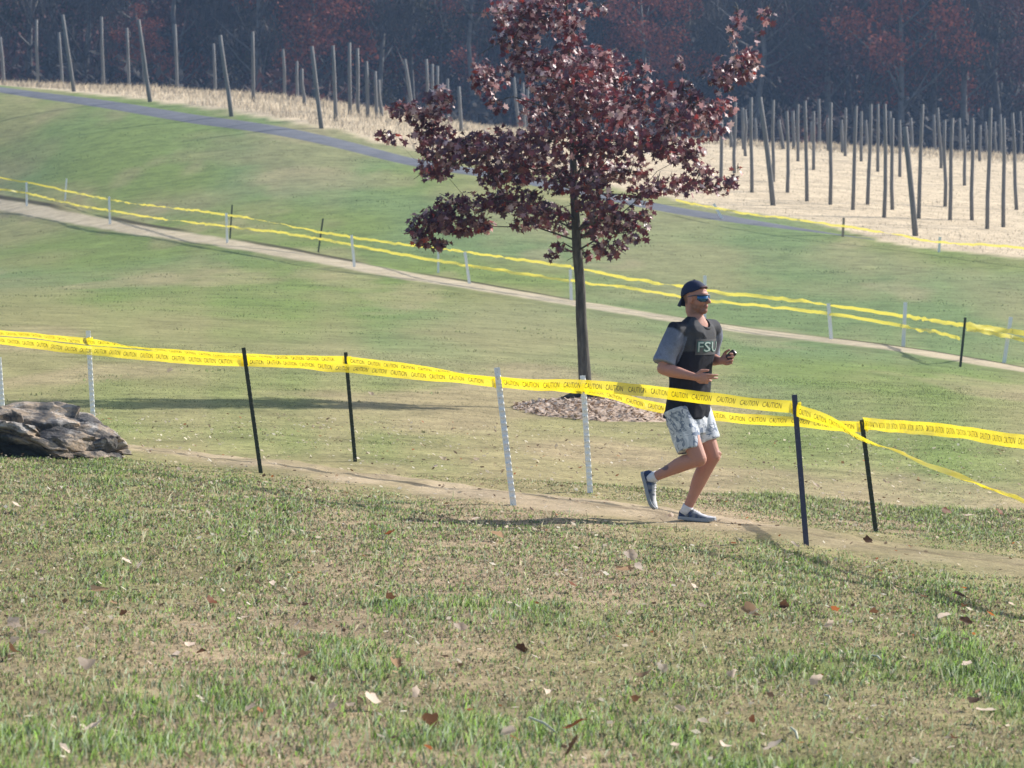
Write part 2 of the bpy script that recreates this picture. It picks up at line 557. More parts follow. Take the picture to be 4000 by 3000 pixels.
# darker tufts dotted over the middle and far slopes
n = 420
cx_, cy_ = scatter(n, 34, 165)
keep = road_edge(cx_, cy_) < -3
cx_, cy_ = cx_[keep], cy_[keep]
x = (cx_[:, None] + rng.normal(0, 0.30, (len(cx_), 14)) * (cy_[:, None] / 80)).ravel()
y = (cy_[:, None] + rng.normal(0, 0.25, (len(cx_), 14)) * (cy_[:, None] / 80)).ravel()
n = len(x)
col = pick(n, [(3, (0.15, 0.215, 0.060)), (2, (0.12, 0.18, 0.055)), (1, (0.19, 0.20, 0.08))])
tag(obj('grass_tufts', blade_mesh('grass_tufts', x, y, ground(x, y), rng.uniform(0.02, 0.07, n) * (y / 90) ** 0.5, rng.uniform(0.015, 0.04, n) * (y / 90) ** 0.5, rng.uniform(0.4, 1.3, n), rng.uniform(0, 6.28, n), col), None, MGRASS), kind='stuff')

# long pale stems and broad blades standing out of the near turf
n = 5200
x, y = scatter(n, 11.8, 27)
c = path_c(x, y, 1.13) - 28.0
ok = (abs(c) > 1.6)
x, y = x[ok], y[ok]; n = len(x)
col = pick(n, [(3, (0.20, 0.26, 0.12)), (2, (0.42, 0.38, 0.25)), (2, (0.30, 0.33, 0.20)), (1, (0.13, 0.21, 0.05))])
tag(obj('broad_grass', blade_mesh('broad_grass', x, y, ground(x, y), rng.uniform(0.05, 0.11, n), rng.uniform(0.007, 0.012, n), rng.uniform(0.4, 1.4, n), rng.uniform(0, 6.28, n), col), None, MGRASS), kind='stuff')

# dry grass of the far field, tufted at its crest
n = 190000
y = rng.uniform(112, 216, n)
x = rng.uniform(-0.17, 0.17, n) * y
r = road_edge(x, y) + 6.0 * sstep(0.085, 0.115, x / y)
ok = (r > 5.2 + 1.8 * fbm(x * 0.6, y * 0.6, 12, 2)) & (rng.random(n) < sstep(0.25, 0.6, fbm(x * 0.5, y * 0.5, 15, 3)) + 0.35)
x, y = x[ok], y[ok]; n = len(x)
col = pick(n, [(4, (0.52, 0.42, 0.285)), (3, (0.49, 0.395, 0.265)), (2, (0.54, 0.45, 0.315)), (0.2, (0.40, 0.34, 0.21))])
keep_ = (rng.random(n) > 0.72 * sstep(1.5, 3.0, x) * sstep(184, 174, y))
x, y, col = x[keep_], y[keep_], col[keep_]; n = len(x)
hh = 0.42 * rng.uniform(0.4, 1.25, n) * (0.4 + 1.0 * fbm(x * 0.35, y * 0.35, 17, 3)) * (1 - 0.74 * sstep(1.5, 3.0, x) * sstep(184, 174, y))
tag(obj('dry_grass', blade_mesh('dry_grass', x, y, ground(x, y) - 0.02, hh, rng.uniform(0.02, 0.045, n), rng.uniform(0.3, 1.0, n), rng.uniform(0, 6.28, n), col), None, MGRASS), kind='stuff')

# bits of torn leaf and thatch
n = 7500
x, y = scatter(n, 11.8, 40)
z = ground(x, y) + rng.uniform(0.012, 0.05, n)
ang = rng.uniform(0, 6.28, n); sz = rng.uniform(0.008, 0.024, n); el = rng.uniform(0.35, 0.9, n)
nx = rng.normal(0, 0.3, (n, 2)) + [-0.15, 0.1]
ux, uy = np.cos(ang) * sz, np.sin(ang) * sz
vx, vy = -np.sin(ang) * sz * el, np.cos(ang) * sz * el
def _q(a, b):
    X2, Y2 = x + ux * a + vx * b, y + uy * a + vy * b
    return np.c_[X2, Y2, z + (X2 - x) * nx[:, 0] + (Y2 - y) * nx[:, 1]]
v = np.stack([_q(-1, 0), _q(-0.2, -1), _q(1, 0), _q(0.1, 0.9)], 1).reshape(-1, 3)
q = (np.arange(n) * 4)[:, None] + np.arange(4)
col = pick(n, [(4, (0.62, 0.54, 0.42)), (2, (0.40, 0.30, 0.20)), (4, (0.13, 0.08, 0.042)), (1.5, (0.75, 0.69, 0.57)), (0.4, (0.36, 0.12, 0.035))])
MLIT = tint_mat('dead leaf', 0.6, 0.3, 0.5, 0.15, 40)
tag(obj('leaf_litter', mesh_np('leaf_litter', v, q, np.repeat(col, 4, 0)), None, MLIT), kind='stuff')

# ------------------------------------------------------------------ stakes
def stake_mat(name, c, chip, rough=0.5):
    M = Mat(name, rough, 0.4)
    co = M.coord('Object')
    f = M.ramp(M.noise(60, 5, co), ((0.55, 0.0), (0.68, 1.0)))
    M.base(M.mixc(f, c, chip)).bump(M.noise(120, 3, co), 0.2, 0.002)
    return M.m

MS = {'white': stake_mat('white stake paint', (0.80, 0.82, 0.82), (0.45, 0.46, 0.45)),
      'green': stake_mat('dark green stake paint', (0.022, 0.032, 0.017), (0.05, 0.045, 0.03)),
      'blue': stake_mat('navy stake paint', (0.035, 0.042, 0.085), (0.10, 0.10, 0.16)),
      'brown': stake_mat('bare wooden stake', (0.32, 0.25, 0.18), (0.2, 0.15, 0.1))}

def make_stake(label, colour, base, top, w=0.05, studs=True, group=None, name='fence_stake'):
    base, top = Vector(base), Vector(top)
    ax = (top - base).normalized()
    root = empty(name, base, label, 'stake', group)
    s = (Vector((1, 0, 0)) - ax * ax.x).normalized()
    f = s.cross(ax).normalized()                       # away from or towards the camera
    if f.y > 0: f = -f
    t = 0.006
    h = w / 2
    outline = [(-h, 0), (h, 0), (h, t), (t * 0.6, t), (t * 0.6, w * 0.8), (-t * 0.6, w * 0.8), (-t * 0.6, t), (-h, t)]
    bm = bmesh.new()
    L = (top - base).length
    loft(bm, [[base + ax * k + s * a - f * b for a, b in outline] for k in (-0.12, L * 0.5, L)])
    obj('post', mesh_bm('post', bm), root, MS[colour])
    if studs:
        bm = bmesh.new()
        k = 0.07
        while k < L - 0.03:
            c = base + ax * k + f * 0.005
            ring = lambda r, o: [c + f * o + s * (r * a) + ax * (0.4 * r * b) for a, b in ((-1, -1), (1, -1), (1, 1), (-1, 1))]
            loft(bm, [ring(h * 0.99, -0.004), ring(h * 0.8, 0.004)])
            k += 0.052
        o = obj('stud', mesh_bm('stud', bm), root, MS[colour])
        o['kind'] = 'stuff'
    return root

def dn(px):                                            # near row of the near course
    a = (px - 2000) / FPX
    return 26.75 / (1 + 1.13 * a)
def df(px):                                            # its far row
    a = (px - 2000) / FPX
    return 29.7 / (1 + 1.13 * a)
def stake_px(label, colour, bx, tx, ty, d, w=0.05, studs=True, group=None):
    b = P(bx, 1500, d)
    base = G3(b.x, d)
    return make_stake(label, colour, base, P(tx, ty, d), w, studs, group)

GN = 'stakes along the near course'
stake_px('dark green studded stake left of the dirt path, nearest the boulder on its right', 'green', 1018, 951, 1358, dn(985), 0.034, group=GN)
stake_px('tall white stake leaning left in front of the path, left of the red tree trunk', 'white', 2006, 1941, 1436, dn(1975), 0.046, group=GN)
stake_px('slim navy blue stake right of the runner, the nearest of all', 'blue', 3152, 3103, 1542, dn(3130), 0.038, False, group=GN)
stake_px('white stake cut by the left edge of the photo, behind the boulder', 'white', 14, -4, 1395, df(5), 0.046, group=GN)
stake_px('white stake rising behind the right end of the boulder', 'white', 366, 344, 1292, df(355), 0.046, group=GN)
stake_px('dark green stake behind the path, between the green and white leaning stakes', 'green', 1387, 1350, 1376, df(1370), 0.034, group=GN)
stake_px('white studded stake standing just before the red tree trunk', 'white', 2306, 2276, 1467, df(2290), 0.046, group=GN)
stake_px('dark green stake behind the path on the right, where the tape turns', 'green', 3424, 3366, 1640, df(3395), 0.035, group=GN)

GF = 'stakes along the far course'
far_stakes = [
    (105, 103, 712, 'white', 0, 809), (430, 426, 768, 'white', 0, 882), (888, 884, 832, 'white', 0, 955), (1385, 1373, 918, 'white', 0, 1050), (1835, 1816, 984, 'white', 0, 1115),
    (2232, 2228, 1052, 'white', 0, 1180), (2752, 2754, 1076, 'white', 0, 1262), (3248, 3236, 1185, 'white', 0, 1334), (3528, 3537, 1180, 'white', 0, 1358), (3751, 3771, 1240, 'green', 0, 1434), (3922, 3949, 1238, 'white', 0, 1418),
    (254, 260, 697, 'white', 1, 783), (898, 907, 800, 'green', 1, 938), (1243, 1262, 853, 'green', 1, 985), (1712, 1712, 972, 'white', 1, 1066)]
fl = {105: 'far white stake by the pale path, first from the left edge', 430: 'far white stake by the pale path, second large one from the left',
      888: 'far white stake with a dark one right behind it', 1385: 'far white stake below the left tip of the red crown', 1835: 'far white stake under the low left branch of the red tree',
      2232: 'far white stake half hidden by the red tree trunk', 2752: "far white stake showing above the runner's cap", 3248: 'faint far white stake right of the runner, before the bright one',
      3528: 'bright far white stake between the runner and the right edge', 3751: 'far dark stake by the pale path near the right edge', 3922: 'far white stake nearest the right edge',
      254: 'faint far stake behind the upper tape, second from the left edge', 898: 'far dark stake standing directly behind a white one', 1243: 'far dark leaning stake alone between two white stakes', 1712: 'faint far stake under the low left branch, left of a bright one'}
rows_d = {0: [], 1: []}
for bx, tx, ty, cc, row, by in far_stakes:
    xs_, d = at_row(bx, by, 60, 165)
    rows_d[row].append((bx, d))
    make_stake(fl[bx], cc, G3(xs_, d), P(tx, ty, d), 0.05 if cc == 'green' else 0.08 if not row else 0.065, False, GF)
def cn(px): return float(np.interp(px, *zip(*sorted(rows_d[0]))))
def cf(px): return float(np.interp(px, *zip(*sorted(rows_d[1])))) if px < 1712 else cn(px) + 1.5
for px, by, tx, ty, cc, lab in ((2822, 856, 2788, 796, 'white', 'leaning white stake at the road edge beside the red crown'), (3292, 925, 3296, 850, 'brown', 'short brown stake where the road fades into dry grass'),
                                (3668, 985, 3672, 925, 'white', 'faint pale stake in the dry grass near the far right')):
    x_, d_ = at_row(px, by, 95, 135)
    make_stake(lab, cc, G3(x_, d_), P(tx, ty, d_), 0.09, False, 'stakes along the road')

# ------------------------------------------------------------------ caution tape
M = Mat('yellow tape', 0.32, 0.5)
co = M.coord('Object')
yc = M.mixc(M.ramp(M.noise(3.0, 3, co), ((0.35, 0), (0.7, 1))), (0.84, 0.66, 0.008), (0.88, 0.75, 0.025))
M.base(yc).bump(M.noise(25, 3, co), 0.25, 0.01)
M.translucent(yc, 0.5)
see_through(M, 0.26)
MT = M.m
MT.use_backface_culling = False
M = Mat('pale yellow tape', 0.4, 0.4)
M.base((0.78, 0.67, 0.09)); M.translucent((0.78, 0.67, 0.09), 0.4)  # one paler yellow for all the far tapes
see_through(M, 0.22)
MTF = M.m
M = Mat('black tape print', 0.5, 0.3); M.base((0.045, 0.038, 0.008)); MINK = M.m

def font_tris(body):
    cu = bpy.data.curves.new('lettering', 'FONT')
    cu.body = body
    cu.size = 1.0
    cu.resolution_u = 2
    o = bpy.data.objects.new('lettering', cu)
    COL.objects.link(o)
    bpy.context.view_layer.update()
    me = bpy.data.meshes.new_from_object(o.evaluated_get(bpy.context.evaluated_depsgraph_get()))
    me.calc_loop_triangles()
    v = np.array([p.co[:] for p in me.vertices])
    t = np.array([q.vertices[:] for q in me.loop_triangles])
    bpy.data.objects.remove(o)
    bpy.data.meshes.remove(me)
    v[:, 0] -= v[:, 0].min(); v[:, 1] -= v[:, 1].min()
    return v, t
FV, FT = font_tris('CAUTION')

def tape(label, pts, width=0.076, rolls=None, letters=True, group=None, seed=0, ripple=0.012, step=0.04, period=0.235):
    """pts: (px, py, distance); rolls: twist in degrees at each"""
    rolls = rolls or [0] * len(pts)
    if letters: rolls = [q * 1.25 for q in rolls]
    w4 = [tuple(P(*p)) + (math.radians(r),) for p, r in zip(pts, rolls)]
    c = catmull(w4, step)
    p, roll = c[:, :3], c[:, 3]
    s = np.r_[0, np.cumsum(np.linalg.norm(np.diff(p, axis=0), axis=1))]
    roll = roll + (fbm(s * 1.3, s * 0, seed + 100, 2) - 0.5) * (0.95 if letters else 2.2)
    p = p + np.c_[np.zeros(len(s)), (fbm(s * 2.2, s * 0, seed, 2) - 0.5) * 0.03, (fbm(s * 2.6, s * 0, seed + 7, 2) - 0.5) * ripple]
    t = np.gradient(p, axis=0); t /= np.linalg.norm(t, axis=1)[:, None]
    nrm = np.cross(t, [0, 0, 1.0]); nrm /= np.linalg.norm(nrm, axis=1)[:, None]     # towards the camera for a run to the right
    nrm *= np.where(nrm[:, 1:2] > 0, -1, 1)
    up = np.cross(nrm, t); up *= np.sign(up[:, 2:3])
    W = up * np.cos(roll)[:, None] + nrm * np.sin(roll)[:, None]
    N = nrm * np.cos(roll)[:, None] - up * np.sin(roll)[:, None]
    us = np.linspace(-0.5, 0.5, 5)
    curl = (fbm(s * 1.8, s * 0, seed + 31, 2) - 0.5) * 0.05 + (vnoise(s * 9, s * 0, seed + 41) - 0.5) * 0.012
    v = np.stack([p + W * (u * width) + N * (curl * (1 - 4 * u * u))[:, None] for u in us], 1).reshape(-1, 3)
    ns = len(s)
    ix = np.arange(ns * 5).reshape(ns, 5)
    q = np.stack([ix[:-1, :-1], ix[1:, :-1], ix[1:, 1:], ix[:-1, 1:]], -1).reshape(-1, 4)
    root = empty('caution_tape', tuple(p[len(p) // 2]), label, 'tape', group)
    obj('tape_band', mesh_np('tape_band', v, q, None, True), root, MT if letters else MTF)
    if letters:
        sx, sy = 0.185 / FV[:, 0].max(), width * 0.46 / FV[:, 1].max()
        vs, ts, k0, s0 = [], [], 0, 0.05
        flip = 1 if p[-1, 0] > p[0, 0] else -1
        while s0 < s[-1] - 0.2:
            a = s0 + FV[:, 0] * sx
            b = (FV[:, 1] - FV[:, 1].max() / 2) * sy
            pos = np.stack([np.interp(a, s, p[:, k]) for k in range(3)], 1)
            Wi = np.stack([np.interp(a, s, W[:, k]) for k in range(3)], 1)
            Ni = np.stack([np.interp(a, s, N[:, k]) for k in range(3)], 1)
            ci = np.interp(a, s, curl) * (1 - 4 * (b / width) ** 2)
            vs.append(pos + Wi * b[:, None] + Ni * (ci + 0.0025)[:, None])
            ts.append(FT + k0)
            k0 += len(FV)
            s0 += period * (0.94 + 0.12 * vnoise(s0 * 3.1, 0.5, seed))
        obj('lettering', mesh_np('lettering', np.concatenate(vs), np.concatenate(ts)), root, MINK)['kind'] = 'stuff'
    return root, p, W

def loop_round(root, p, r=0.034, h=0.075):
    bm = bmesh.new()
    p = Vector(p)
    rings = []
    for rr, z in ((r, -h / 2), (r * 1.12, -h * 0.15), (r * 0.98, h * 0.1), (r * 1.1, h / 2)):
        rings.append([p + Vector((math.cos(k * math.tau / 10) * rr, math.sin(k * math.tau / 10) * rr, z + 0.008 * math.sin(k * 1.9))) for k in range(10)])
    loft(bm, rings, False)
    obj('tape_knot', mesh_bm('tape_knot', bm, True), root, MT)

GT = 'caution tape of the near course'
N_ = lambda *l: [(x, y, dn(x) - 0.04) for x, y in l]
F_ = lambda *l: [(x, y, df(x) - 0.05) for x, y in l]
r, _, _ = tape('yellow caution tape from the left edge to the first dark green stake', N_((-700, 1262), (0, 1329), (347, 1369), (723, 1403), (954, 1413)), 0.085, [0, 8, -10, 6, 0], group=GT, seed=1)
loop_round(r, P(958, 1412, dn(958)))
r, _, _ = tape('yellow caution tape sagging between the dark green stake and the tall white stake', N_((958, 1413), (1160, 1424), (1370, 1440), (1660, 1468), (1944, 1492)), 0.080, [0, 24, -18, 20, 0], group=GT, seed=2)
loop_round(r, P(1948, 1494, dn(1948)))
r, _, _ = tape('yellow caution tape passing in front of the runner at the waist', N_((1948, 1494), (2100, 1503), (2267, 1506), (2522, 1527), (2800, 1559), (2950, 1577), (3108, 1590)), 0.088, [0, 5, -4, 6, 4, -6, 0], group=GT, seed=3)
loop_round(r, P(3110, 1594, dn(3110)))
tape('twisted yellow caution tape dropping from the navy stake to the lower right', [(3112, 1602, dn(3112) - 0.04), (3262, 1655, 23.9), (3370, 1712, 23.4), (3551, 1785, 22.8), (3768, 1868, 22.0), (4000, 1962, 21.2), (4500, 2190, 19.6), (5000, 2380, 18.6)],
     0.085, [0, 25, 40, 58, 66, 62, 40, 20], group=GT, seed=4)
r, _, _ = tape('yellow caution tape of the far row running behind the left white stakes', F_((-500, 1252), (0, 1300), (347, 1333), (560, 1362), (900, 1392), (1353, 1407)), 0.072, [10, 35, 20, 55, 20, 0], group=GT, seed=5)
loop_round(r, P(350, 1333, df(350)), 0.03)
loop_round(r, P(1356, 1410, df(1356)))
r, _, _ = tape('yellow caution tape of the far row between the dark stake and the tree', F_((1357, 1408), (1600, 1437), (1945, 1484), (2130, 1508), (2279, 1522)), 0.076, [0, 15, 50, 35, 0], group=GT, seed=6)
loop_round(r, P(2281, 1517, df(2281)))
r, _, _ = tape('yellow caution tape sagging behind the runner to the right dark green stake', F_((2282, 1520), (2400, 1548), (2540, 1586), (2720, 1615), (2900, 1636), (3117, 1648), (3262, 1663), (3372, 1670)), 0.082, [0, 18, -5, 0, 6, -5, 10, 20], group=GT, seed=7)
loop_round(r, P(3374, 1665, df(3374)))
tape('yellow caution tape leaving the right dark green stake for the right edge', [(3372, 1655, df(3372) - 0.05), (3530, 1667, 25.0), (3695, 1682, 24.0), (4000, 1725, 22.6), (4600, 1820, 20.5), (5200, 1930, 19.0)], 0.092, [0, -6, 5, -4, 0, 0], group=GT, seed=8)

GFT = 'caution tape of the far course'
Nf = lambda *l: [(x, y, cn(x) - 0.08) for x, y in l]
Ff = lambda *l: [(x, y, cf(x) - 0.08) for x, y in l]
kw = dict(letters=False, ripple=0.06, step=0.18, group=GFT)
tape('far yellow tape along the near side of the pale path, left half', Nf((-300, 715), (0, 741), (105, 754), (270, 795), (430, 823), (660, 858), (885, 884), (1120, 912), (1375, 956), (1600, 1000), (1820, 1036), (2060, 1072), (2230, 1096)),
     0.080, [20, 0, 10, -20, 5, 60, 0, 20, 0, 15, 0, -10, 0], seed=21, **kw)
tape('far yellow tape along the near side of the pale path, from trunk to right', Nf((2230, 1096), (2450, 1125), (2700, 1165), (2900, 1188), (3245, 1224), (3530, 1277), (3660, 1298), (3748, 1322)),
     0.075, [0, 15, 0, 25, 10, 30, -20, 0], seed=22, **kw)
tape('far yellow tape behind the pale path, left half', Ff((-300, 645), (0, 692), (258, 745), (430, 779), (540, 797), (760, 822), (905, 842), (1050, 866), (1255, 907), (1375, 926), (1600, 958), (1820, 985), (2230, 1043)),
     0.076, [0, 30, 5, -5, 60, 20, 0, 55, 10, 0, 20, 35, 10], seed=23, **kw)
tape('far yellow tape behind the pale path, from trunk to the dark stake', Ff((2230, 1043), (2500, 1095), (2640, 1115), (2800, 1142), (3040, 1165), (3240, 1192), (3535, 1235), (3640, 1252), (3768, 1270)),
     0.085, [10, 25, 50, 20, 10, 30, 15, 10, 0], seed=24, **kw)
tape('far yellow tape from the dark stake to the right edge', Nf((3768, 1268), (3945, 1292), (4000, 1300), (4400, 1370)), 0.11, [0, 10, 0, 0], seed=25, **kw)
tape('lower far yellow tape from the dark stake to the right edge', Nf((3775, 1280), (3945, 1316), (4000, 1325), (4400, 1400)), 0.09, [20, 10, 0, 0], seed=26, **kw)
tape('most distant yellow tape by the road, crossing the dry grass to the right', [(2640, 780, 130), (2700, 795, 129), (2788, 812, 127), (2940, 838, 124), (3068, 852, 122), (3294, 884, 119), (3480, 912, 117), (3670, 945, 114.5), (4000, 968, 110), (4400, 1010, 106)],
     0.085, [0, 10, 0, 5, 30, 20, 45, 20, 10, 0], seed=27, **kw)

# ------------------------------------------------------------------ boulder
M = Mat('weathered rock', 0.9, 0.2)
co = M.coord('Object')
mp = M.n('Mapping'); M.l(co, mp.inputs['Vector']); mp.inputs['Rotation'].default_value = (0.2, 0.45, 0.2); mp.inputs['Scale'].default_value = (1.2, 1.2, 3.2)
st = M.noise(2.0, 7, mp.outputs[0], 0.62, 1.2)
c = M.ramp(st, ((0.28, (0.13, 0.118, 0.102)), (0.40, (0.31, 0.27, 0.225)), (0.50, (0.44, 0.335, 0.235)), (0.60, (0.45, 0.41, 0.365)), (0.75, (0.58, 0.545, 0.50))))
c = M.mixc(M.ramp(M.noise(3.2, 6, co, 0.65), ((0.50, 0.0), (0.60, 0.9))), c, (0.060, 0.063, 0.070))
c = M.mixc(M.ramp(M.noise(15, 4, co), ((0.60, 0.0), (0.68, 0.8))), c, (0.10, 0.090, 0.080))
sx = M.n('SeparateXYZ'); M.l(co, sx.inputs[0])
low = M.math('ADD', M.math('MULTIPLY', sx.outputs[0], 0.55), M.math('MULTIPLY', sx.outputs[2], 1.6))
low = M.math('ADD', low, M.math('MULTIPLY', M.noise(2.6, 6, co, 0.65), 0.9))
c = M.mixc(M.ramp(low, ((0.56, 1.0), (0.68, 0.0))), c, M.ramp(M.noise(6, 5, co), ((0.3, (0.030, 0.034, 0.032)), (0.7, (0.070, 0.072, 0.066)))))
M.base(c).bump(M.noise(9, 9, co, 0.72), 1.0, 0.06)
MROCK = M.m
bc = P(40, 1500, 30.2); bcx, bcy = bc.x, 30.2
bm = bmesh.new()
bmesh.ops.create_icosphere(bm, subdivisions=6, radius=1.0)
vv = np.array([v.co[:] for v in bm.verts])
x, y, z = vv.T
ax_ = np.where(x > 0, 1.05, 1.15)
p = np.c_[x * ax_ * 1.03, y * 0.62, z * 0.37]
# flat cleaved planes: a sloping back, a right-hand toe, and a front that is undercut
rb = np.random.default_rng(5)
planes = [((0.12, -0.25, 0.96), 0.33), ((-0.25, -0.72, 0.64), 0.48), ((0.66, 0.0, 0.75), 0.60), ((0.45, -0.70, 0.55), 0.50), ((-0.3, 0.2, 0.93), 0.36), ((0.30, -0.10, 0.95), 0.40), ((-0.30, -0.62, -0.72), 0.20), ((0.1, -0.95, 0.1), 0.52)]
for _ in range(9):
    q_ = rb.normal(0, 1, 3) * [1, 1, 0.6] + [0.2, -0.7, 0.4]
    q_ /= np.linalg.norm(q_)
    planes.append((tuple(q_), float(np.percentile(p @ q_, 95))))
for nn, dd_ in planes:
    nn = np.array(nn); nn /= np.linalg.norm(nn)
    over = np.clip(p @ nn - dd_, 0, None)
    p -= nn * (over * 0.95)[:, None]
bed = p[:, 2] + 0.42 * p[:, 0] + 0.10 * p[:, 1] + 0.22 * (fbm(p[:, 0] * 1.6 + 9, p[:, 1] * 1.6 + p[:, 2], 5, 3) - 0.5)
k = bed * 5.2
saw = (k - np.floor(k))
p[:, 1] *= 1 - 0.13 * sstep(0.72, 0.95, saw) * hash2(np.floor(k), np.floor(k) * 0 + 3, 8) * sstep(0.3, 0.6, fbm(p[:, 0] * 3, p[:, 2] * 3, 6, 2))
nr = vv / np.linalg.norm(vv, axis=1)[:, None]
# broken plates: every cell of the surface stands at its own height and tilt, with a crack round it
cp = rb.normal(0, 1, (130, 3)) * [1, 1, 0.75]; cp /= np.linalg.norm(cp, axis=1)[:, None]
wv = nr + 0.10 * np.c_[fbm(vv[:, 0] * 4, vv[:, 2] * 4, 14, 3), fbm(vv[:, 1] * 4, vv[:, 2] * 4, 15, 3), fbm(vv[:, 0] * 4, vv[:, 1] * 4, 16, 3)]
dc = np.linalg.norm(wv[:, None, :] * [1, 1, 1.7] - cp[None] * [1, 1, 1.7], axis=2)
near = np.argsort(dc, axis=1)[:, :2]
d1, d2 = np.take_along_axis(dc, near, 1).T
hgt = rb.normal(0, 0.022, 130); tilt = rb.normal(0, 0.14, (130, 3))
dsp = hgt[near[:, 0]] + ((nr - cp[near[:, 0]]) * tilt[near[:, 0]]).sum(1) - 0.030 * np.exp(-((d2 - d1) / 0.030) ** 2)
dsp = dsp + (fbm(vv[:, 0] * 9 + 3, vv[:, 1] * 9 + vv[:, 2] * 11, 19, 4) - 0.5) * 0.030
p += nr * dsp[:, None]
for v_, q_ in zip(bm.verts, p):
    v_.co = q_
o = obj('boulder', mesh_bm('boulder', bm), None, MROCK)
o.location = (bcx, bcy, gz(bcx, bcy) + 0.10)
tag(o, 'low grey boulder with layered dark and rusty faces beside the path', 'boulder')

# ------------------------------------------------------------------ red tree
TD = 45.0
tb = P(2290, 1562, TD)
TX = tb.x
TZ = gz(TX, TD) + 0.12
K_ = FPX / TD                                             # photo pixels per metre at the tree
def TP(px, py, off=0.0):                                  # the tree grows in the vertical plane at 45 m; off is depth in metres
    q = P(px, py, TD)
    return Vector((q.x, TD + off, q.z))
tree = empty('red_maple', (TX, TD, TZ), 'young maple with dark red leaves standing in a pale mulch ring', 'tree')
M = Mat('dark bark', 0.9, 0.15)
co = M.coord('Object')
mp = M.n('Mapping'); M.l(co, mp.inputs['Vector']); mp.inputs['Scale'].default_value = (14, 14, 2.2)
bn = M.noise(1.6, 6, mp.outputs[0], 0.65)
M.base(M.ramp(bn, ((0.3, (0.045, 0.042, 0.038)), (0.55, (0.105, 0.098, 0.085)), (0.75, (0.20, 0.19, 0.165))))).bump(bn, 0.8, 0.03)
MBARK = M.m
tp = [(2290, 1620, 36), (2290, 1590, 33), (2289, 1560, 31), (2287, 1535, 27), (2283, 1450, 24.5), (2273, 1300, 21.5), (2268, 1150, 20), (2257, 1000, 19), (2247, 850, 17), (2241, 700, 14.5), (2236, 500, 11.5), (2226, 300, 9), (2216, 100, 6.5), (2206, -120, 3.5), (2200, -260, 1.5)]
bm = bmesh.new()
cc_ = catmull([tuple(TP(a, b)) + (r / K_,) for a, b, r in tp], 0.12)
wob = (fbm(cc_[:, 2] * 2.5, cc_[:, 2] * 0, 51, 2) - 0.5) * 0.02
tube(bm, [Vector((q[0] + w, q[1], q[2])) for q, w in zip(cc_, wob)], cc_[:, 3], 16)
for ax_, ay_, ln in ((-1, -0.25, 0.34), (0.9, -0.5, 0.22), (-0.35, -0.9, 0.2), (0.5, 0.8, 0.25), (-0.7, 0.6, 0.28)):          # root flare
    a = Vector((TX, TD, TZ + 0.14)); b = Vector((TX + ax_ * ln, TD + ay_ * ln, TZ + 0.02))
    tube(bm, [a, a.lerp(b, 0.5) - Vector((0, 0, 0.02)), b], [0.075, 0.05, 0.015], 8)
obj('trunk', mesh_bm('trunk', bm, True), tree, MBARK)

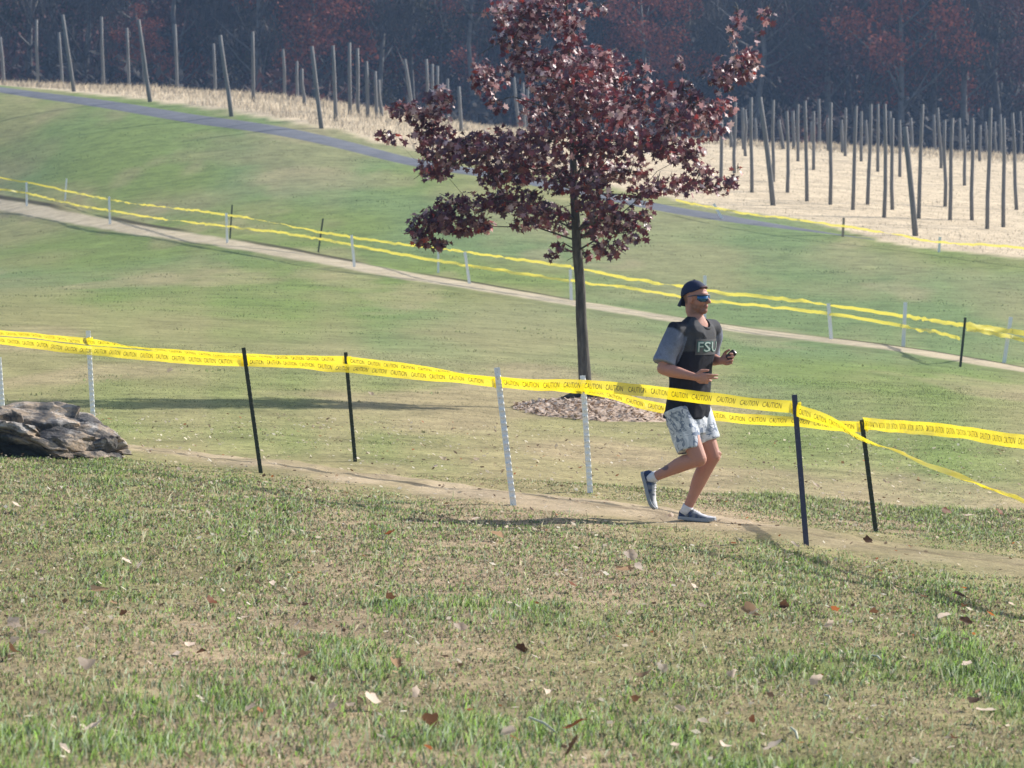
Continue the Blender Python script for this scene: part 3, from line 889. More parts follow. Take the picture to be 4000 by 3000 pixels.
# clumps of foliage: px, py, half width, half height, depth offset, leaves
CL = [(2085, 60, 170, 95, 0.0, 340), (2010, 150, 100, 75, -0.5, 130), (2190, -60, 150, 110, 0.2, 250), (1950, 30, 75, 55, 0.5, 60), (2225, 130, 70, 90, -0.3, 130), (2330, 40, 50, 40, -.4, 22),
      (1905, 290, 78, 78, 0.3, 130), (1935, 390, 45, 50, 0.1, 30), (2100, 250, 140, 70, -0.4, 260), (2200, 330, 150, 110, -0.8, 360), (2320, 240, 130, 80, 0.3, 220), (2420, 290, 70, 55, 0.8, 80), (2515, 285, 36, 65, 0.3, 45),
      (2150, 420, 130, 90, 0.6, 230), (2330, 430, 150, 110, -0.6, 340), (2460, 400, 100, 90, 0.6, 170), (2668, 232, 20, 40, 0.9, 16), (2580, 345, 70, 50, 0.7, 55), (2670, 345, 60, 45, 0.4, 50),
      (2700, 420, 120, 70, 0.1, 190), (2820, 300, 60, 60, 0.3, 80), (2895, 255, 95, 70, 0.5, 130), (2955, 215, 55, 60, 0.7, 55), (2872, 110, 30, 70, 0.6, 30), (2902, 30, 18, 55, 0.8, 16), (3018, 40, 32, 40, 0.9, 22), (2985, 120, 22, 40, 0.9, 8),
      (2600, 480, 130, 80, -0.3, 210), (2780, 480, 80, 70, 0.6, 100), (2840, 400, 45, 45, 0.9, 40),
      (1720, 390, 66, 55, -0.3, 100), (1580, 425, 75, 40, -0.2, 75), (1660, 450, 100, 50, 0.0, 120), (1530, 530, 55, 28, 0.3, 26), (1490, 520, 28, 14, 0.3, 8), (1690, 520, 80, 50, 0.0, 110),
      (1760, 580, 130, 75, -0.6, 270), (1900, 600, 150, 80, -0.9, 330), (1700, 650, 90, 55, 0.2, 120), (1990, 530, 120, 50, 0.5, 120), (2050, 640, 120, 80, 0.3, 200), (1960, 690, 110, 50, -0.7, 150),
      (2130, 560, 120, 90, -1.0, 260), (2280, 560, 140, 90, 0.2, 280), (2420, 560, 130, 80, -0.8, 250), (2330, 660, 130, 70, 0.7, 200), (2180, 700, 90, 60, -0.6, 120), (2470, 660, 90, 60, 0.6, 100),
      (2570, 580, 100, 60, -0.5, 130), (2680, 590, 90, 60, 0.2, 120), (2740, 660, 70, 60, 0.4, 75), (2650, 720, 90, 50, -0.2, 80), (2800, 720, 80, 45, 0.5, 70), (2870, 700, 45, 35, 0.6, 26), (2560, 730, 80, 45, -0.6, 70), (2490, 760, 70, 50, 0.3, 55), (2895, 650, 20, 25, 0.7, 5),
      (1900, 790, 120, 50, -0.3, 150), (1780, 800, 90, 45, -0.5, 120), (1700, 860, 100, 50, -0.7, 190), (1810, 870, 100, 50, -0.3, 170), (1660, 920, 60, 40, -0.6, 75), (1720, 950, 55, 25, -0.5, 35), (1625, 900, 40, 25, -.8, 26),
      (2010, 780, 120, 60, 0.0, 190), (2110, 830, 100, 50, -0.6, 130), (2060, 860, 70, 40, -0.2, 70), (2190, 860, 60, 60, 0.3, 70), (2175, 970, 40, 38, -0.2, 24), (2150, 1000, 20, 20, -0.2, 6), (1900, 880, 60, 25, 0.4, 35),
      (2320, 790, 90, 60, -0.7, 140), (2400, 850, 120, 60, -0.3, 210), (2330, 880, 80, 60, 0.4, 120), (2470, 900, 70, 45, -0.2, 70), (2370, 960, 80, 35, -0.4, 65), (2290, 990, 45, 25, 0.2, 18), (2510, 840, 50, 35, 0.4, 36), (2300, 720, 80, 50, -0.9, 90)]
bmb = bmesh.new()
joints = []                                               # (point, radius) of wood already grown
for oy in range(980, 60, -40):
    joints.append((TP(np.interp(oy, [t[1] for t in tp[::-1]], [t[0] for t in tp[::-1]]), oy), np.interp(oy, [t[1] for t in tp[::-1]], [t[2] for t in tp[::-1]]) / K_ * 0.55, 0.0))
for i, (cx, cy, rx, ry, off, nl) in sorted(enumerate(CL), key=lambda t: abs(t[1][0] - 2240) + abs(t[1][4]) * 120 + 0.3 * abs(t[1][1] - 560)):
    side = cx - 2240
    e = TP(cx, cy + ry * 0.1, off)
    # grow from the joint that reaches the clump with the shortest rising, outward limb
    best = min(joints, key=lambda q: (e - q[0]).length * (1 + 1.6 * max(0, (q[0].z - e.z) / ((e - q[0]).length + 1e-6) + 0.1)) + 0.35 * q[2])
    a, r0, gen = best
    r0 = min(r0 * 0.85, (3.0 + nl * 0.02) / K_)
    sag = Vector((0, 0, 0.10 * (e - a).length))
    m1 = a.lerp(e, 0.4) + sag * 0.8 + Vector(rng.normal(0, 0.04, 3))
    m2 = a.lerp(e, 0.75) + sag * 0.6 + Vector(rng.normal(0, 0.04, 3))
    tube(bmb, [a, m1, m2, e], [r0, r0 * 0.8, r0 * 0.6, r0 * 0.42], 7)
    for q, f in ((m1, .8), (m2, .6), (e, .42)): joints.append((q, r0 * f, gen + 1.0))
    for _ in range(max(3, nl // 22)):
        q = TP(cx + rng.normal(0, rx * 0.55), cy + rng.normal(0, ry * 0.5), off + rng.normal(0, 0.3))
        tube(bmb, [e, e.lerp(q, 0.5) + Vector((0, 0, 0.03)), q], [0.009, 0.006, 0.003], 5)
obj('branches', mesh_bm('branches', bmb, True), tree, MBARK)['kind'] = 'stuff'
tree.children[-1].name = 'branch'

LEAF_OUT = [(0, 0), (0.10, 0.22), (0.46, 0.30), (0.24, 0.50), (0.42, 0.78), (0.14, 0.74), (0, 1.0), (-0.14, 0.74), (-0.42, 0.78), (-0.24, 0.50), (-0.46, 0.30), (-0.10, 0.22)]
LO = np.array(LEAF_OUT)
LTRI = np.array([(0, 1, 11), (1, 2, 3), (11, 9, 10), (1, 3, 5), (3, 4, 5), (11, 7, 9), (9, 7, 8), (1, 5, 11), (5, 7, 11), (5, 6, 7)])
ctr, size, cols = [], [], []
for cx, cy, rx, ry, off, nl in CL:
    n = int(nl * 0.98)
    u = rng.normal(0, 1, (n, 3)); u /= np.linalg.norm(u, axis=1)[:, None]
    u *= (rng.random((n, 1)) ** 0.42) * 1.08
    dx = u[:, 0] * rx * 0.93; dy = u[:, 1] * ry * 0.90
    dz = u[:, 2] * 0.5 * (rx + ry) / K_ * 1.25
    for a, b, c in zip(dx, dy, dz):
        ctr.append(tuple(TP(cx + a, cy + b, off + c)))
    size.append(rng.uniform(0.068, 0.118, n))
    t = rng.random(n)
    base = pick(n, [(5, (0.095, 0.026, 0.042)), (4, (0.130, 0.030, 0.040)), (2, (0.20, 0.040, 0.045)), (3, (0.085, 0.036, 0.055)), (0.5, (0.36, 0.050, 0.040)), (5.5 if cy < 520 else 2.4, (0.42, 0.240, 0.250)), (1.2, (0.25, 0.06, 0.065)), (3.2 if cy < 520 else 0.8, (0.60, 0.43, 0.43))])  # pale pinks, commoner high in the crown, paint sunlit highlights into leaf colour
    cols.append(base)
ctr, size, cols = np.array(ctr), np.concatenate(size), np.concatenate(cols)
n = len(ctr)
# leaves hang: tips droop, blades tilt every way
tipd = rng.normal(0, 1, (n, 3)) * [1, 1, 0.55] + [0, 0, -0.55]
tipd /= np.linalg.norm(tipd, axis=1)[:, None]
nn = rng.normal(0, 1, (n, 3)) + [0, 0, 0.9]
nn -= tipd * (nn * tipd).sum(1)[:, None]
nn /= np.linalg.norm(nn, axis=1)[:, None]
sd = np.cross(tipd, nn)
def leaf_verts(sel):
    m = len(sel)
    fold = rng.uniform(0.1, 0.55, m)
    s = size[sel]
    return (ctr[sel][:, None, :] + sd[sel][:, None, :] * (LO[None, :, 0:1] * s[:, None, None] * 1.15)
            + tipd[sel][:, None, :] * (LO[None, :, 1:2] * s[:, None, None])
            + nn[sel][:, None, :] * (np.abs(LO[None, :, 0]) * fold[:, None] * s[:, None])[:, :, None]
            - nn[sel][:, None, :] * ((LO[None, :, 1] ** 2) * 0.25 * s[:, None])[:, :, None])
MLEAF = tint_mat('red maple leaf', 0.48, 0.8, 0.28)
# the 300 leaves that show largest: big ones on the camera's side
score = size * 40 - (ctr[:, 1] - TD) * 1.2 + rng.normal(0, 0.3, n)
order = np.argsort(-score)
big, rest = order[:300], order[300:]
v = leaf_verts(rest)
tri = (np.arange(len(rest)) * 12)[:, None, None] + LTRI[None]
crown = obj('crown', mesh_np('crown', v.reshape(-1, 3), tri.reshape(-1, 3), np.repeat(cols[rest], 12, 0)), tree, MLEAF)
crown['kind'] = 'stuff'
LM = []
for k, c in enumerate([(0.11, 0.026, 0.040), (0.14, 0.030, 0.040), (0.30, 0.16, 0.165), (0.09, 0.034, 0.050), (0.30, 0.045, 0.036)]):  # the pale pink one is a leaf coloured as if sunlit
    vv = np.c_[LO[:, 0] * 1.15, LO[:, 1], np.abs(LO[:, 0]) * 0.3 - LO[:, 1] ** 2 * 0.25]
    LM.append(mesh_np('leaf', vv, LTRI, np.tile(np.array(c), (12, 1))))
    LM[-1].materials.append(MLEAF)
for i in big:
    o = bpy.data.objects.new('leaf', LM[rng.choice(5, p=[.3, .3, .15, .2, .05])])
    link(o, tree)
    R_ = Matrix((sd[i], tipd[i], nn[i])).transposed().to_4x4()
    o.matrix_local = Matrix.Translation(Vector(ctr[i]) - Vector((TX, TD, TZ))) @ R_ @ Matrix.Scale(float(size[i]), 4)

# mulch ring round the trunk
M = Mat('wood chip mulch', 0.95, 0.1)
co = M.coord('Object')
M.base(M.mixc(1.0, M.attr(), M.ramp(M.noise(30, 5, co, 0.7), ((0.3, 0.8), (0.7, 1.12))), 'MULTIPLY')).bump(M.noise(26, 5, co, 0.7), 0.5, 0.03)
MM = M.m
rr_ = np.linspace(0, 1, 22); th = np.linspace(0, math.tau, 97)[:-1]
RR, TH = np.meshgrid(rr_, th, indexing='ij')
edge = 1 + 0.16 * (fbm(np.cos(TH) * 2.2 + 5, np.sin(TH) * 2.2, 77, 3) - 0.5) * 2
mx = TX + 0.18 + RR * edge * 1.12 * np.cos(TH); my = TD - 0.5 + RR * edge * 2.1 * np.sin(TH)
mz = ground(mx.ravel(), my.ravel()) + (0.15 * np.clip(1 - RR.ravel() ** 1.6, 0, 1) - 0.01) + (fbm(mx.ravel() * 9, my.ravel() * 9, 78, 3) - 0.5) * 0.05 * (RR.ravel() < 0.97)
ix = np.arange(mx.size).reshape(mx.shape)
nx2 = np.roll(ix, -1, 1)
q = np.stack([ix[:-1], nx2[:-1], nx2[1:], ix[1:]], -1).reshape(-1, 4)
mc = mix((0.50, 0.39, 0.30), (0.42, 0.325, 0.245), fbm(mx.ravel() * 3, my.ravel() * 3, 79, 3))
mu = obj('mulch', mesh_np('mulch', np.c_[mx.ravel(), my.ravel(), mz], q, mc), None, MM)
tag(mu, 'ring of pale reddish wood chip mulch round the red maple', 'mulch', kind='stuff')
n = 2600
a = rng.uniform(0, 6.28, n); r = np.sqrt(rng.random(n)) * 1.02
x = TX + 0.18 + r * 1.12 * np.cos(a); y = TD - 0.5 + r * 2.1 * np.sin(a)
z = ground(x, y) + 0.15 * np.clip(1 - r ** 1.6, 0, 1) + 0.02
ang = rng.uniform(0, 6.28, n); L = rng.uniform(0.015, 0.04, n); Wd = rng.uniform(0.008, 0.02, n)
tl = rng.normal(0, 0.4, n)
c_, s_ = np.cos(ang), np.sin(ang)
def chip_pt(u, w): return np.c_[x + c_ * L * u - s_ * Wd * w, y + s_ * L * u + c_ * Wd * w, z + tl * L * u]
v = np.stack([chip_pt(-1, -1), chip_pt(1, -1), chip_pt(1, 1), chip_pt(-1, 1)], 1).reshape(-1, 3)
col = pick(n, [(3, (0.51, 0.40, 0.31)), (2, (0.45, 0.345, 0.265)), (0.7, (0.57, 0.47, 0.38)), (0.15, (0.28, 0.20, 0.15))])
tag(obj('mulch_chips', mesh_np('mulch_chips', v, (np.arange(n) * 4)[:, None] + np.arange(4), np.repeat(col, 4, 0)), None, tint_mat('wood chip', 0.9, 0.1)), kind='stuff')

# ------------------------------------------------------------------ hop poles in the dry field
M = Mat('weathered pole wood', 0.9, 0.15)
co = M.coord('Object')
mp = M.n('Mapping'); M.l(co, mp.inputs['Vector']); mp.inputs['Scale'].default_value = (10, 10, 0.8)
pn = M.noise(2.0, 5, mp.outputs[0])
M.base(M.ramp(pn, ((0.3, (0.115, 0.112, 0.108)), (0.7, (0.215, 0.21, 0.20))))).bump(pn, 0.5, 0.02)
MPOLE = M.m
l4 = lambda t: tuple(c * 0.7233 for c in t)
left = [l4(t) for t in [(0, 200, 35, 445), (197, 105, 212, 430), (318, 175, 345, 430), (338, 80, 403, 495), (548, 90, 567, 440), (685, 150, 703, 430), (748, 105, 815, 550), (765, 260, 795, 440),
        (945, 130, 962, 475), (1152, 235, 1165, 485), (1188, 190, 1253, 630), (1364, 170, 1368, 550), (1527, 265, 1543, 545), (1603, 330, 1612, 560), (1630, 370, 1645, 570), (1683, 250, 1740, 695),
        (1797, 245, 1815, 655), (1887, 230, 1890, 620), (1930, 260, 1935, 620), (1978, 330, 1985, 635), (2025, 385, 2035, 640), (2045, 430, 2062, 640)]]
l5 = lambda t: (1400 + t[0] * .7685, t[1] * .7685, 1400 + t[2] * .7685, t[3] * .7685)
left += [l5(t) for t in [(235, 300, 285, 560), (345, 300, 350, 600), (375, 325, 378, 600), (402, 335, 405, 600), (452, 400, 462, 620), (510, 440, 525, 670), (790, 390, 820, 600), (835, 420, 845, 610), (860, 430, 862, 610)]]
r6 = lambda t: (2500 + t[0] * .678, t[1] * .678, 2500 + t[2] * .678, t[3] * .678)
right = [r6(t) for t in [(640, 560, 645, 1110), (690, 560, 770, 1185), (768, 575, 768, 1050), (550, 590, 545, 1000), (470, 690, 465, 1040), (605, 630, 610, 900), (845, 640, 848, 1110), (950, 580, 962, 1160), (1000, 640, 1000, 980),
         (1030, 570, 1028, 860), (1100, 590, 1095, 1180), (910, 600, 910, 930), (1245, 610, 1225, 1210), (1330, 600, 1310, 1180), (1185, 620, 1183, 900), (1275, 640, 1275, 930), (1370, 600, 1370, 990), (1410, 600, 1405, 1255),
         (1455, 680, 1455, 1210), (1495, 690, 1497, 1020), (1527, 730, 1590, 1360), (1628, 600, 1605, 1260), (1715, 620, 1735, 970), (1755, 690, 1757, 1190), (1800, 680, 1785, 1270), (1865, 740, 1870, 1070), (1915, 680, 1913, 1270),
         (2020, 620, 2000, 1320), (2095, 680, 2093, 1310), (2145, 650, 2172, 1210), (1960, 720, 1960, 930), (800, 690, 830, 860), (1080, 680, 1085, 870), (590, 620, 600, 860), (2075, 660, 2075, 900), (470, 700, 478, 830), (520, 690, 528, 850), (662, 680, 668, 850), (880, 640, 884, 860), (985, 700, 990, 860), (1160, 690, 1168, 880), (1300, 690, 1306, 870), (1440, 640, 1446, 860), (1560, 680, 1570, 870), (1692, 660, 1696, 880), (1840, 680, 1846, 890), (1990, 700, 1996, 900), (2045, 700, 2050, 900), (2190, 640, 2196, 900)]]

def hop_pole(t, label, group, r):
    tx, ty, bx, by = t
    x0, d0 = at_row(bx, by, 112, 192)
    crest_row = np.min([1014 - (base_z(elev and (bx - 2000) / FPX * d, d)[0] - CAMZ) * FPX / d for d in np.linspace(150, 205, 40)])
    if by < crest_row + 8:                                   # its foot is hidden beyond the crest
        d0 = np.linspace(150, 205, 40)[int(np.argmin([1014 - (base_z((bx - 2000) / FPX * d, d)[0] - CAMZ) * FPX / d for d in np.linspace(150, 205, 40)]))] + 6 + 8 * rng.random()
        x0 = (bx - 2000) / FPX * d0
    base = G3(x0, d0, -0.25)
    top = P(tx, ty, d0)
    bm = bmesh.new()
    k = [base.lerp(top, f) + Vector((rng.normal(0, 0.02), 0, 0)) * (0 < f < 1) for f in (0, 0.3, 0.65, 1)]
    tube(bm, k, [r * 1.1, r * 1.04, r * 0.97, r * 0.9], 9)
    me = mesh_bm('hop_pole', bm, True)
    me.transform(Matrix.Translation(-base))
    o = obj('hop_pole', me, None, MPOLE)
    o.location = base
    return tag(o, label, 'pole', group)

for side, lst, grp in (('left', left, 'poles in the dry field left of the tree'), ('right', right, 'poles in the dry field right of the tree')):
    lean = sorted([t for t in lst if t[2] - t[0] > 24], key=lambda t: t[2])
    up = sorted([t for t in lst if t[2] - t[0] <= 24], key=lambda t: t[2])
    for i, t in enumerate(lean):
        hop_pole(t, f'slanted weathered pole, {ORD[i]} slanted one from left, {side} of the red tree', grp, 0.10)
    for i, t in enumerate(up):
        hop_pole(t, f'upright weathered pole, {ORD[i]} upright one from left, {side} of the red tree', grp, 0.09 if t[3] < 600 else 0.074)

# ------------------------------------------------------------------ woods behind the fields
MWOOD = tint_mat('woodland leaf', 0.8, 0.15, 0.15)
M = Mat('woodland bark', 0.9, 0.1)
M.base(M.ramp(M.noise(3, 4, M.coord('Object')), ((0.3, (0.10, 0.095, 0.09)), (0.7, (0.19, 0.18, 0.17)))))
MWB = M.m
PAL = {'bare': [(4, (0.066, 0.060, 0.056)), (2, (0.048, 0.043, 0.041)), (1, (0.09, 0.075, 0.065))],
       'russet': [(3, (0.33, 0.090, 0.052)), (3, (0.25, 0.075, 0.052)), (1.5, (0.11, 0.052, 0.045)), (1, (0.38, 0.13, 0.065))],
       'purple': [(3, (0.125, 0.055, 0.058)), (3, (0.085, 0.045, 0.048)), (1, (0.15, 0.065, 0.055))],
       'olive': [(3, (0.058, 0.058, 0.034)), (2, (0.045, 0.043, 0.033)), (1, (0.08, 0.068, 0.036))]}

def wood_tree_meshes(kind, seed):
    r = np.random.default_rng(seed)
    H = r.uniform(16, 20)
    bm = bmesh.new()
    tube(bm, [(0, 0, -1.5), (0.1, 0, 3), (r.normal(0, .3), 0, 8), (r.normal(0, .5), 0, H * 0.9)], [0.30, 0.24, 0.17, 0.04], 8)
    ends = []
    for k in range(13):
        z0 = r.uniform(2.6, H * 0.75); a = r.uniform(0, 6.28); L = r.uniform(2.2, 4.8) * (1.15 - z0 / H * 0.6)
        e = Vector((math.cos(a) * L, math.sin(a) * L, z0 + L * r.uniform(0.5, 1.1)))
        s0 = Vector((0.1, 0, z0))
        tube(bm, [s0, s0.lerp(e, 0.5) + Vector((0, 0, -0.2)), e], [0.10, 0.06, 0.02], 5)
        ends.append(e)
    trunk = mesh_bm('trunk', bm, True)
    trunk.materials.append(MWB)
    pts, nrm = [], []
    ends += [Vector((r.normal(0, 0.8), r.normal(0, 0.8), H * f)) for f in (0.75, 0.85, 0.95, 0.6)]
    for e in ends:
        m = 330 if kind != 'bare' else 110
        g = r.normal(0, 1, (m, 3)); g /= np.linalg.norm(g, axis=1)[:, None]
        g *= (r.random((m, 1)) ** 0.4) * [1.7, 1.7, 1.35]
        pts.append(np.array(e) + g)
    pts = np.concatenate(pts); m = len(pts)
    t = r.normal(0, 1, (m, 3)); t /= np.linalg.norm(t, axis=1)[:, None]
    b = np.cross(t, r.normal(0, 1, (m, 3))); b /= np.linalg.norm(b, axis=1)[:, None]
    if kind == 'bare':
        t = t * [0.6, 0.6, 1.0] + [0, 0, 0.25]
        l, w = r.uniform(0.5, 1.3, (m, 1)), r.uniform(0.02, 0.07, (m, 1))
    else:
        l, w = r.uniform(0.08, 0.20, (m, 1)), r.uniform(0.06, 0.15, (m, 1))
    v = np.stack([pts - t * l, pts - b * w, pts + t * l, pts + b * w], 1).reshape(-1, 3)
    q = (np.arange(m) * 4)[:, None] + np.arange(4)
    tab = PAL[kind]; wt = np.array([x[0] for x in tab], float)
    c = np.array([x[1] for x in tab])[r.choice(len(tab), m, p=wt / wt.sum())] * r.uniform(0.7, 1.3, (m, 1))
    crown = mesh_np('crown', v, q, np.repeat(c, 4, 0))
    crown.materials.append(MWOOD)
    return trunk, crown

PROTO = {k: [wood_tree_meshes(k, 100 + 10 * i + j) for j in range(2 if k != 'bare' else 4)] for i, k in enumerate(PAL)}
WL = {'bare': 'leafless grey tree in the far woods', 'russet': 'russet leaved tree in the far woods', 'purple': 'dull purple brown tree in the far woods', 'olive': 'dull olive tree in the far woods'}
WN = {'bare': 'leafless', 'russet': 'russet', 'purple': 'purple', 'olive': 'olive'}
# (px of the crown, distance, kind, size)
WT = [(1230, 242, 'russet', 1.0), (1430, 262, 'russet', 1.1), (3500, 262, 'russet', 1.1), (3770, 262, 'russet', 1.1), (560, 238, 'russet', 0.42), (2440, 248, 'russet', 0.95), (120, 246, 'bare', 1.0), (330, 240, 'bare', 0.85), (520, 252, 'purple', 1.0), (700, 244, 'bare', 1.05), (860, 250, 'olive', 1.0), (1010, 240, 'bare', 0.95), (1180, 247, 'russet', 1.05), (1330, 255, 'russet', 1.0),
      (1480, 243, 'bare', 1.0), (1620, 250, 'olive', 0.95), (1720, 258, 'russet', 0.85), (1850, 243, 'bare', 1.0), (2010, 250, 'purple', 1.0), (2200, 245, 'bare', 1.0), (2390, 255, 'olive', 1.0), (2520, 243, 'russet', 0.82), (2660, 250, 'bare', 1.05), (2800, 258, 'bare', 1.1), (2950, 242, 'bare', 1.0),
      (3080, 254, 'bare', 0.95), (3230, 246, 'purple', 1.0), (3390, 252, 'bare', 1.05), (3520, 243, 'russet', 1.0), (3640, 255, 'russet', 1.05), (3760, 246, 'bare', 1.0), (3900, 252, 'bare', 1.05), (-60, 250, 'olive', 1.0), (4060, 244, 'purple', 1.0),
      (-200, 245, 'bare', 1.0), (4200, 252, 'bare', 1.0), (200, 262, 'olive', 1.1), (620, 266, 'russet', 1.0), (930, 268, 'purple', 1.1), (1250, 270, 'purple', 1.1), (1560, 267, 'bare', 1.1), (1900, 268, 'olive', 1.1), (2120, 264, 'olive', 1.1), (2460, 268, 'bare', 1.1), (2740, 270, 'bare', 1.1), (3010, 268, 'olive', 1.1), (3320, 268, 'bare', 1.1), (3580, 266, 'purple', 1.1), (3840, 270, 'bare', 1.1)]
count = {}
by_kind = {}
for t in sorted(WT, key=lambda t: t[0]):
    by_kind.setdefault(t[2], []).append(t)
for kind, lst in by_kind.items():
    for i, (px, d, k, s) in enumerate(lst):
        tr, cr = PROTO[k][i % len(PROTO[k])]
        x = (px - 2000) / FPX * d
        root = empty('woodland_tree', G3(x, d), f'{WL[k]}, {ORD[i]} {WN[k]} one from left', 'tree', 'trees at the edge of the far woods')
        root.rotation_euler.z = rng.uniform(0, 6.28)
        root.scale = (s * rng.uniform(0.9, 1.1), s * rng.uniform(0.9, 1.1), s)
        link(bpy.data.objects.new('trunk', tr), root)
        link(bpy.data.objects.new('crown', cr), root)

n = 95000
y = rng.uniform(272, 330, n); x = rng.uniform(-0.21, 0.21, n) * y
z = ground(x, y) + rng.uniform(0, 1, n) ** 0.8 * (17 + 5 * fbm(x * 0.2, y * 0.05, 24, 2))
t = rng.normal(0, 1, (n, 3)); t /= np.linalg.norm(t, axis=1)[:, None]
b = np.cross(t, rng.normal(0, 1, (n, 3))); b /= np.linalg.norm(b, axis=1)[:, None]
l, w = rng.uniform(0.25, 0.6, (n, 1)), rng.uniform(0.10, 0.32, (n, 1))
p = np.c_[x, y, z]
v = np.stack([p - t * l, p - b * w, p + t * l, p + b * w], 1).reshape(-1, 3)
red = sstep(0.52, 0.66, fbm(x * 0.12 + 3, z * 0.14, 27, 2))
col = mix((0.055, 0.049, 0.047), (0.165, 0.066, 0.055), red) * rng.uniform(0.6, 1.3, (n, 1))
tag(obj('far_woods', mesh_np('far_woods', v, (np.arange(n) * 4)[:, None] + np.arange(4), np.repeat(col, 4, 0)), None, MWOOD), kind='stuff')
# undergrowth at the foot of the woods
n = 16000
y = rng.uniform(226, 262, n); x = rng.uniform(-0.20, 0.20, n) * y
z = ground(x, y) + rng.uniform(0, 1, n) ** 1.3 * 3.6 * (0.4 + fbm(x * 0.25, y * 0.25, 28, 2))
t = rng.normal(0, 1, (n, 3)); t /= np.linalg.norm(t, axis=1)[:, None]
b = np.cross(t, rng.normal(0, 1, (n, 3))); b /= np.linalg.norm(b, axis=1)[:, None]
l, w = rng.uniform(0.3, 0.8, (n, 1)), rng.uniform(0.05, 0.22, (n, 1))
p = np.c_[x, y, z]
v = np.stack([p - t * l, p - b * w, p + t * l, p + b * w], 1).reshape(-1, 3)
red = sstep(0.55, 0.7, fbm(x * 0.2 + 3, y * 0.1, 29, 2))
col = mix((0.046, 0.042, 0.040), (0.12, 0.050, 0.038), red) * rng.uniform(0.6, 1.3, (n, 1))
tag(obj('undergrowth', mesh_np('undergrowth', v, (np.arange(n) * 4)[:, None] + np.arange(4), np.repeat(col, 4, 0)), None, MWOOD), kind='stuff')

# ------------------------------------------------------------------ haze
bm = bmesh.new()
x0, x1, y0, y1, z0, z1 = -240, 240, -40, 445, -12, 62
vs = [bm.verts.new((x, y, z)) for x in (x0, x1) for y in (y0, y1) for z in (z0, z1)]
for f in ((0, 1, 3, 2), (4, 6, 7, 5), (0, 4, 5, 1), (2, 3, 7, 6), (0, 2, 6, 4), (1, 5, 7, 3)):
    bm.faces.new([vs[i] for i in f])
bmesh.ops.recalc_face_normals(bm, faces=bm.faces)
hm = bpy.data.materials.new('haze')
hm.use_nodes = True
hm.node_tree.nodes.clear()
pv = hm.node_tree.nodes.new('ShaderNodeVolumePrincipled')
pv.inputs['Color'].default_value = (0.40, 0.62, 1.0, 1)
pv.inputs['Density'].default_value = 0.00034
pv.inputs['Anisotropy'].default_value = 0.2
ou = hm.node_tree.nodes.new('ShaderNodeOutputMaterial')
hm.node_tree.links.new(pv.outputs[0], ou.inputs['Volume'])
hz = obj('haze', mesh_bm('haze', bm), None, hm)
hz['kind'] = 'stuff'

# ------------------------------------------------------------------ the runner
RD = 26.05
def Q(px, py, off=0.0): return P(px, py, RD + off)
yaw = math.radians(38)
F = Vector((math.cos(yaw), -math.sin(yaw), 0)); R = Vector((-math.sin(yaw), -math.cos(yaw), 0)); U = Vector((0, 0, 1))
foot = Q(2700, 2038)
runner = empty('person', (foot.x, RD, gz(foot.x, RD)), 'runner in black shirt and pale patterned shorts, backward navy cap, mid stride on the path', 'person')

def remesh(bm, voxel, smooth=2, fac=0.5):
    bmesh.ops.recalc_face_normals(bm, faces=bm.faces)
    me = mesh_bm('tmp', bm)
    o = bpy.data.objects.new('tmp', me)
    COL.objects.link(o)
    m = o.modifiers.new('r', 'REMESH'); m.mode = 'VOXEL'; m.voxel_size = voxel; m.use_smooth_shade = True
    s = o.modifiers.new('s', 'SMOOTH'); s.factor = fac; s.iterations = smooth
    bpy.context.view_layer.update()
    out = bpy.data.meshes.new_from_object(o.evaluated_get(bpy.context.evaluated_depsgraph_get()))
    bpy.data.objects.remove(o)
    bpy.data.meshes.remove(me)
    for p in out.polygons: p.use_smooth = True
    return out

def coords(me):
    v = np.empty(len(me.vertices) * 3, np.float32)
    me.vertices.foreach_get('co', v)
    return v.reshape(-1, 3)

def vnormals(me):
    v = np.empty(len(me.vertices) * 3, np.float32)
    me.vertex_normals.foreach_get('vector', v)
    return v.reshape(-1, 3)

def fbm3(p, s, seed):
    return (fbm(p[:, 0] * s + p[:, 2] * s * 0.7, p[:, 1] * s - p[:, 2] * s * 0.8, seed, 3) + fbm(p[:, 2] * s + 5, p[:, 0] * s - p[:, 1] * s * 0.5, seed + 9, 3)) * 0.5 - 0.5

def wrinkle(me, amt, scale, seed, stretch=(1, 1, 1)):
    v, n = coords(me), vnormals(me)
    d = fbm3(v * np.array(stretch), scale, seed)
    d = 1 - 2 * np.abs(d) * 3.2                      # ridged folds
    me.vertices.foreach_set('co', (v + n * (np.clip(d, -1, 1) * amt)[:, None]).ravel())
    me.update()

def ering(c, a, b, n=28, fx=F, rx=R, p=2.0):
    out = []
    for k in range(n):
        t = k * math.tau / n
        s, co_ = math.sin(t), math.cos(t)
        s = math.copysign(abs(s) ** (2 / p), s); co_ = math.copysign(abs(co_) ** (2 / p), co_)
        out.append(Vector(c) + rx * (a * co_) + fx * (b * s))
    return out

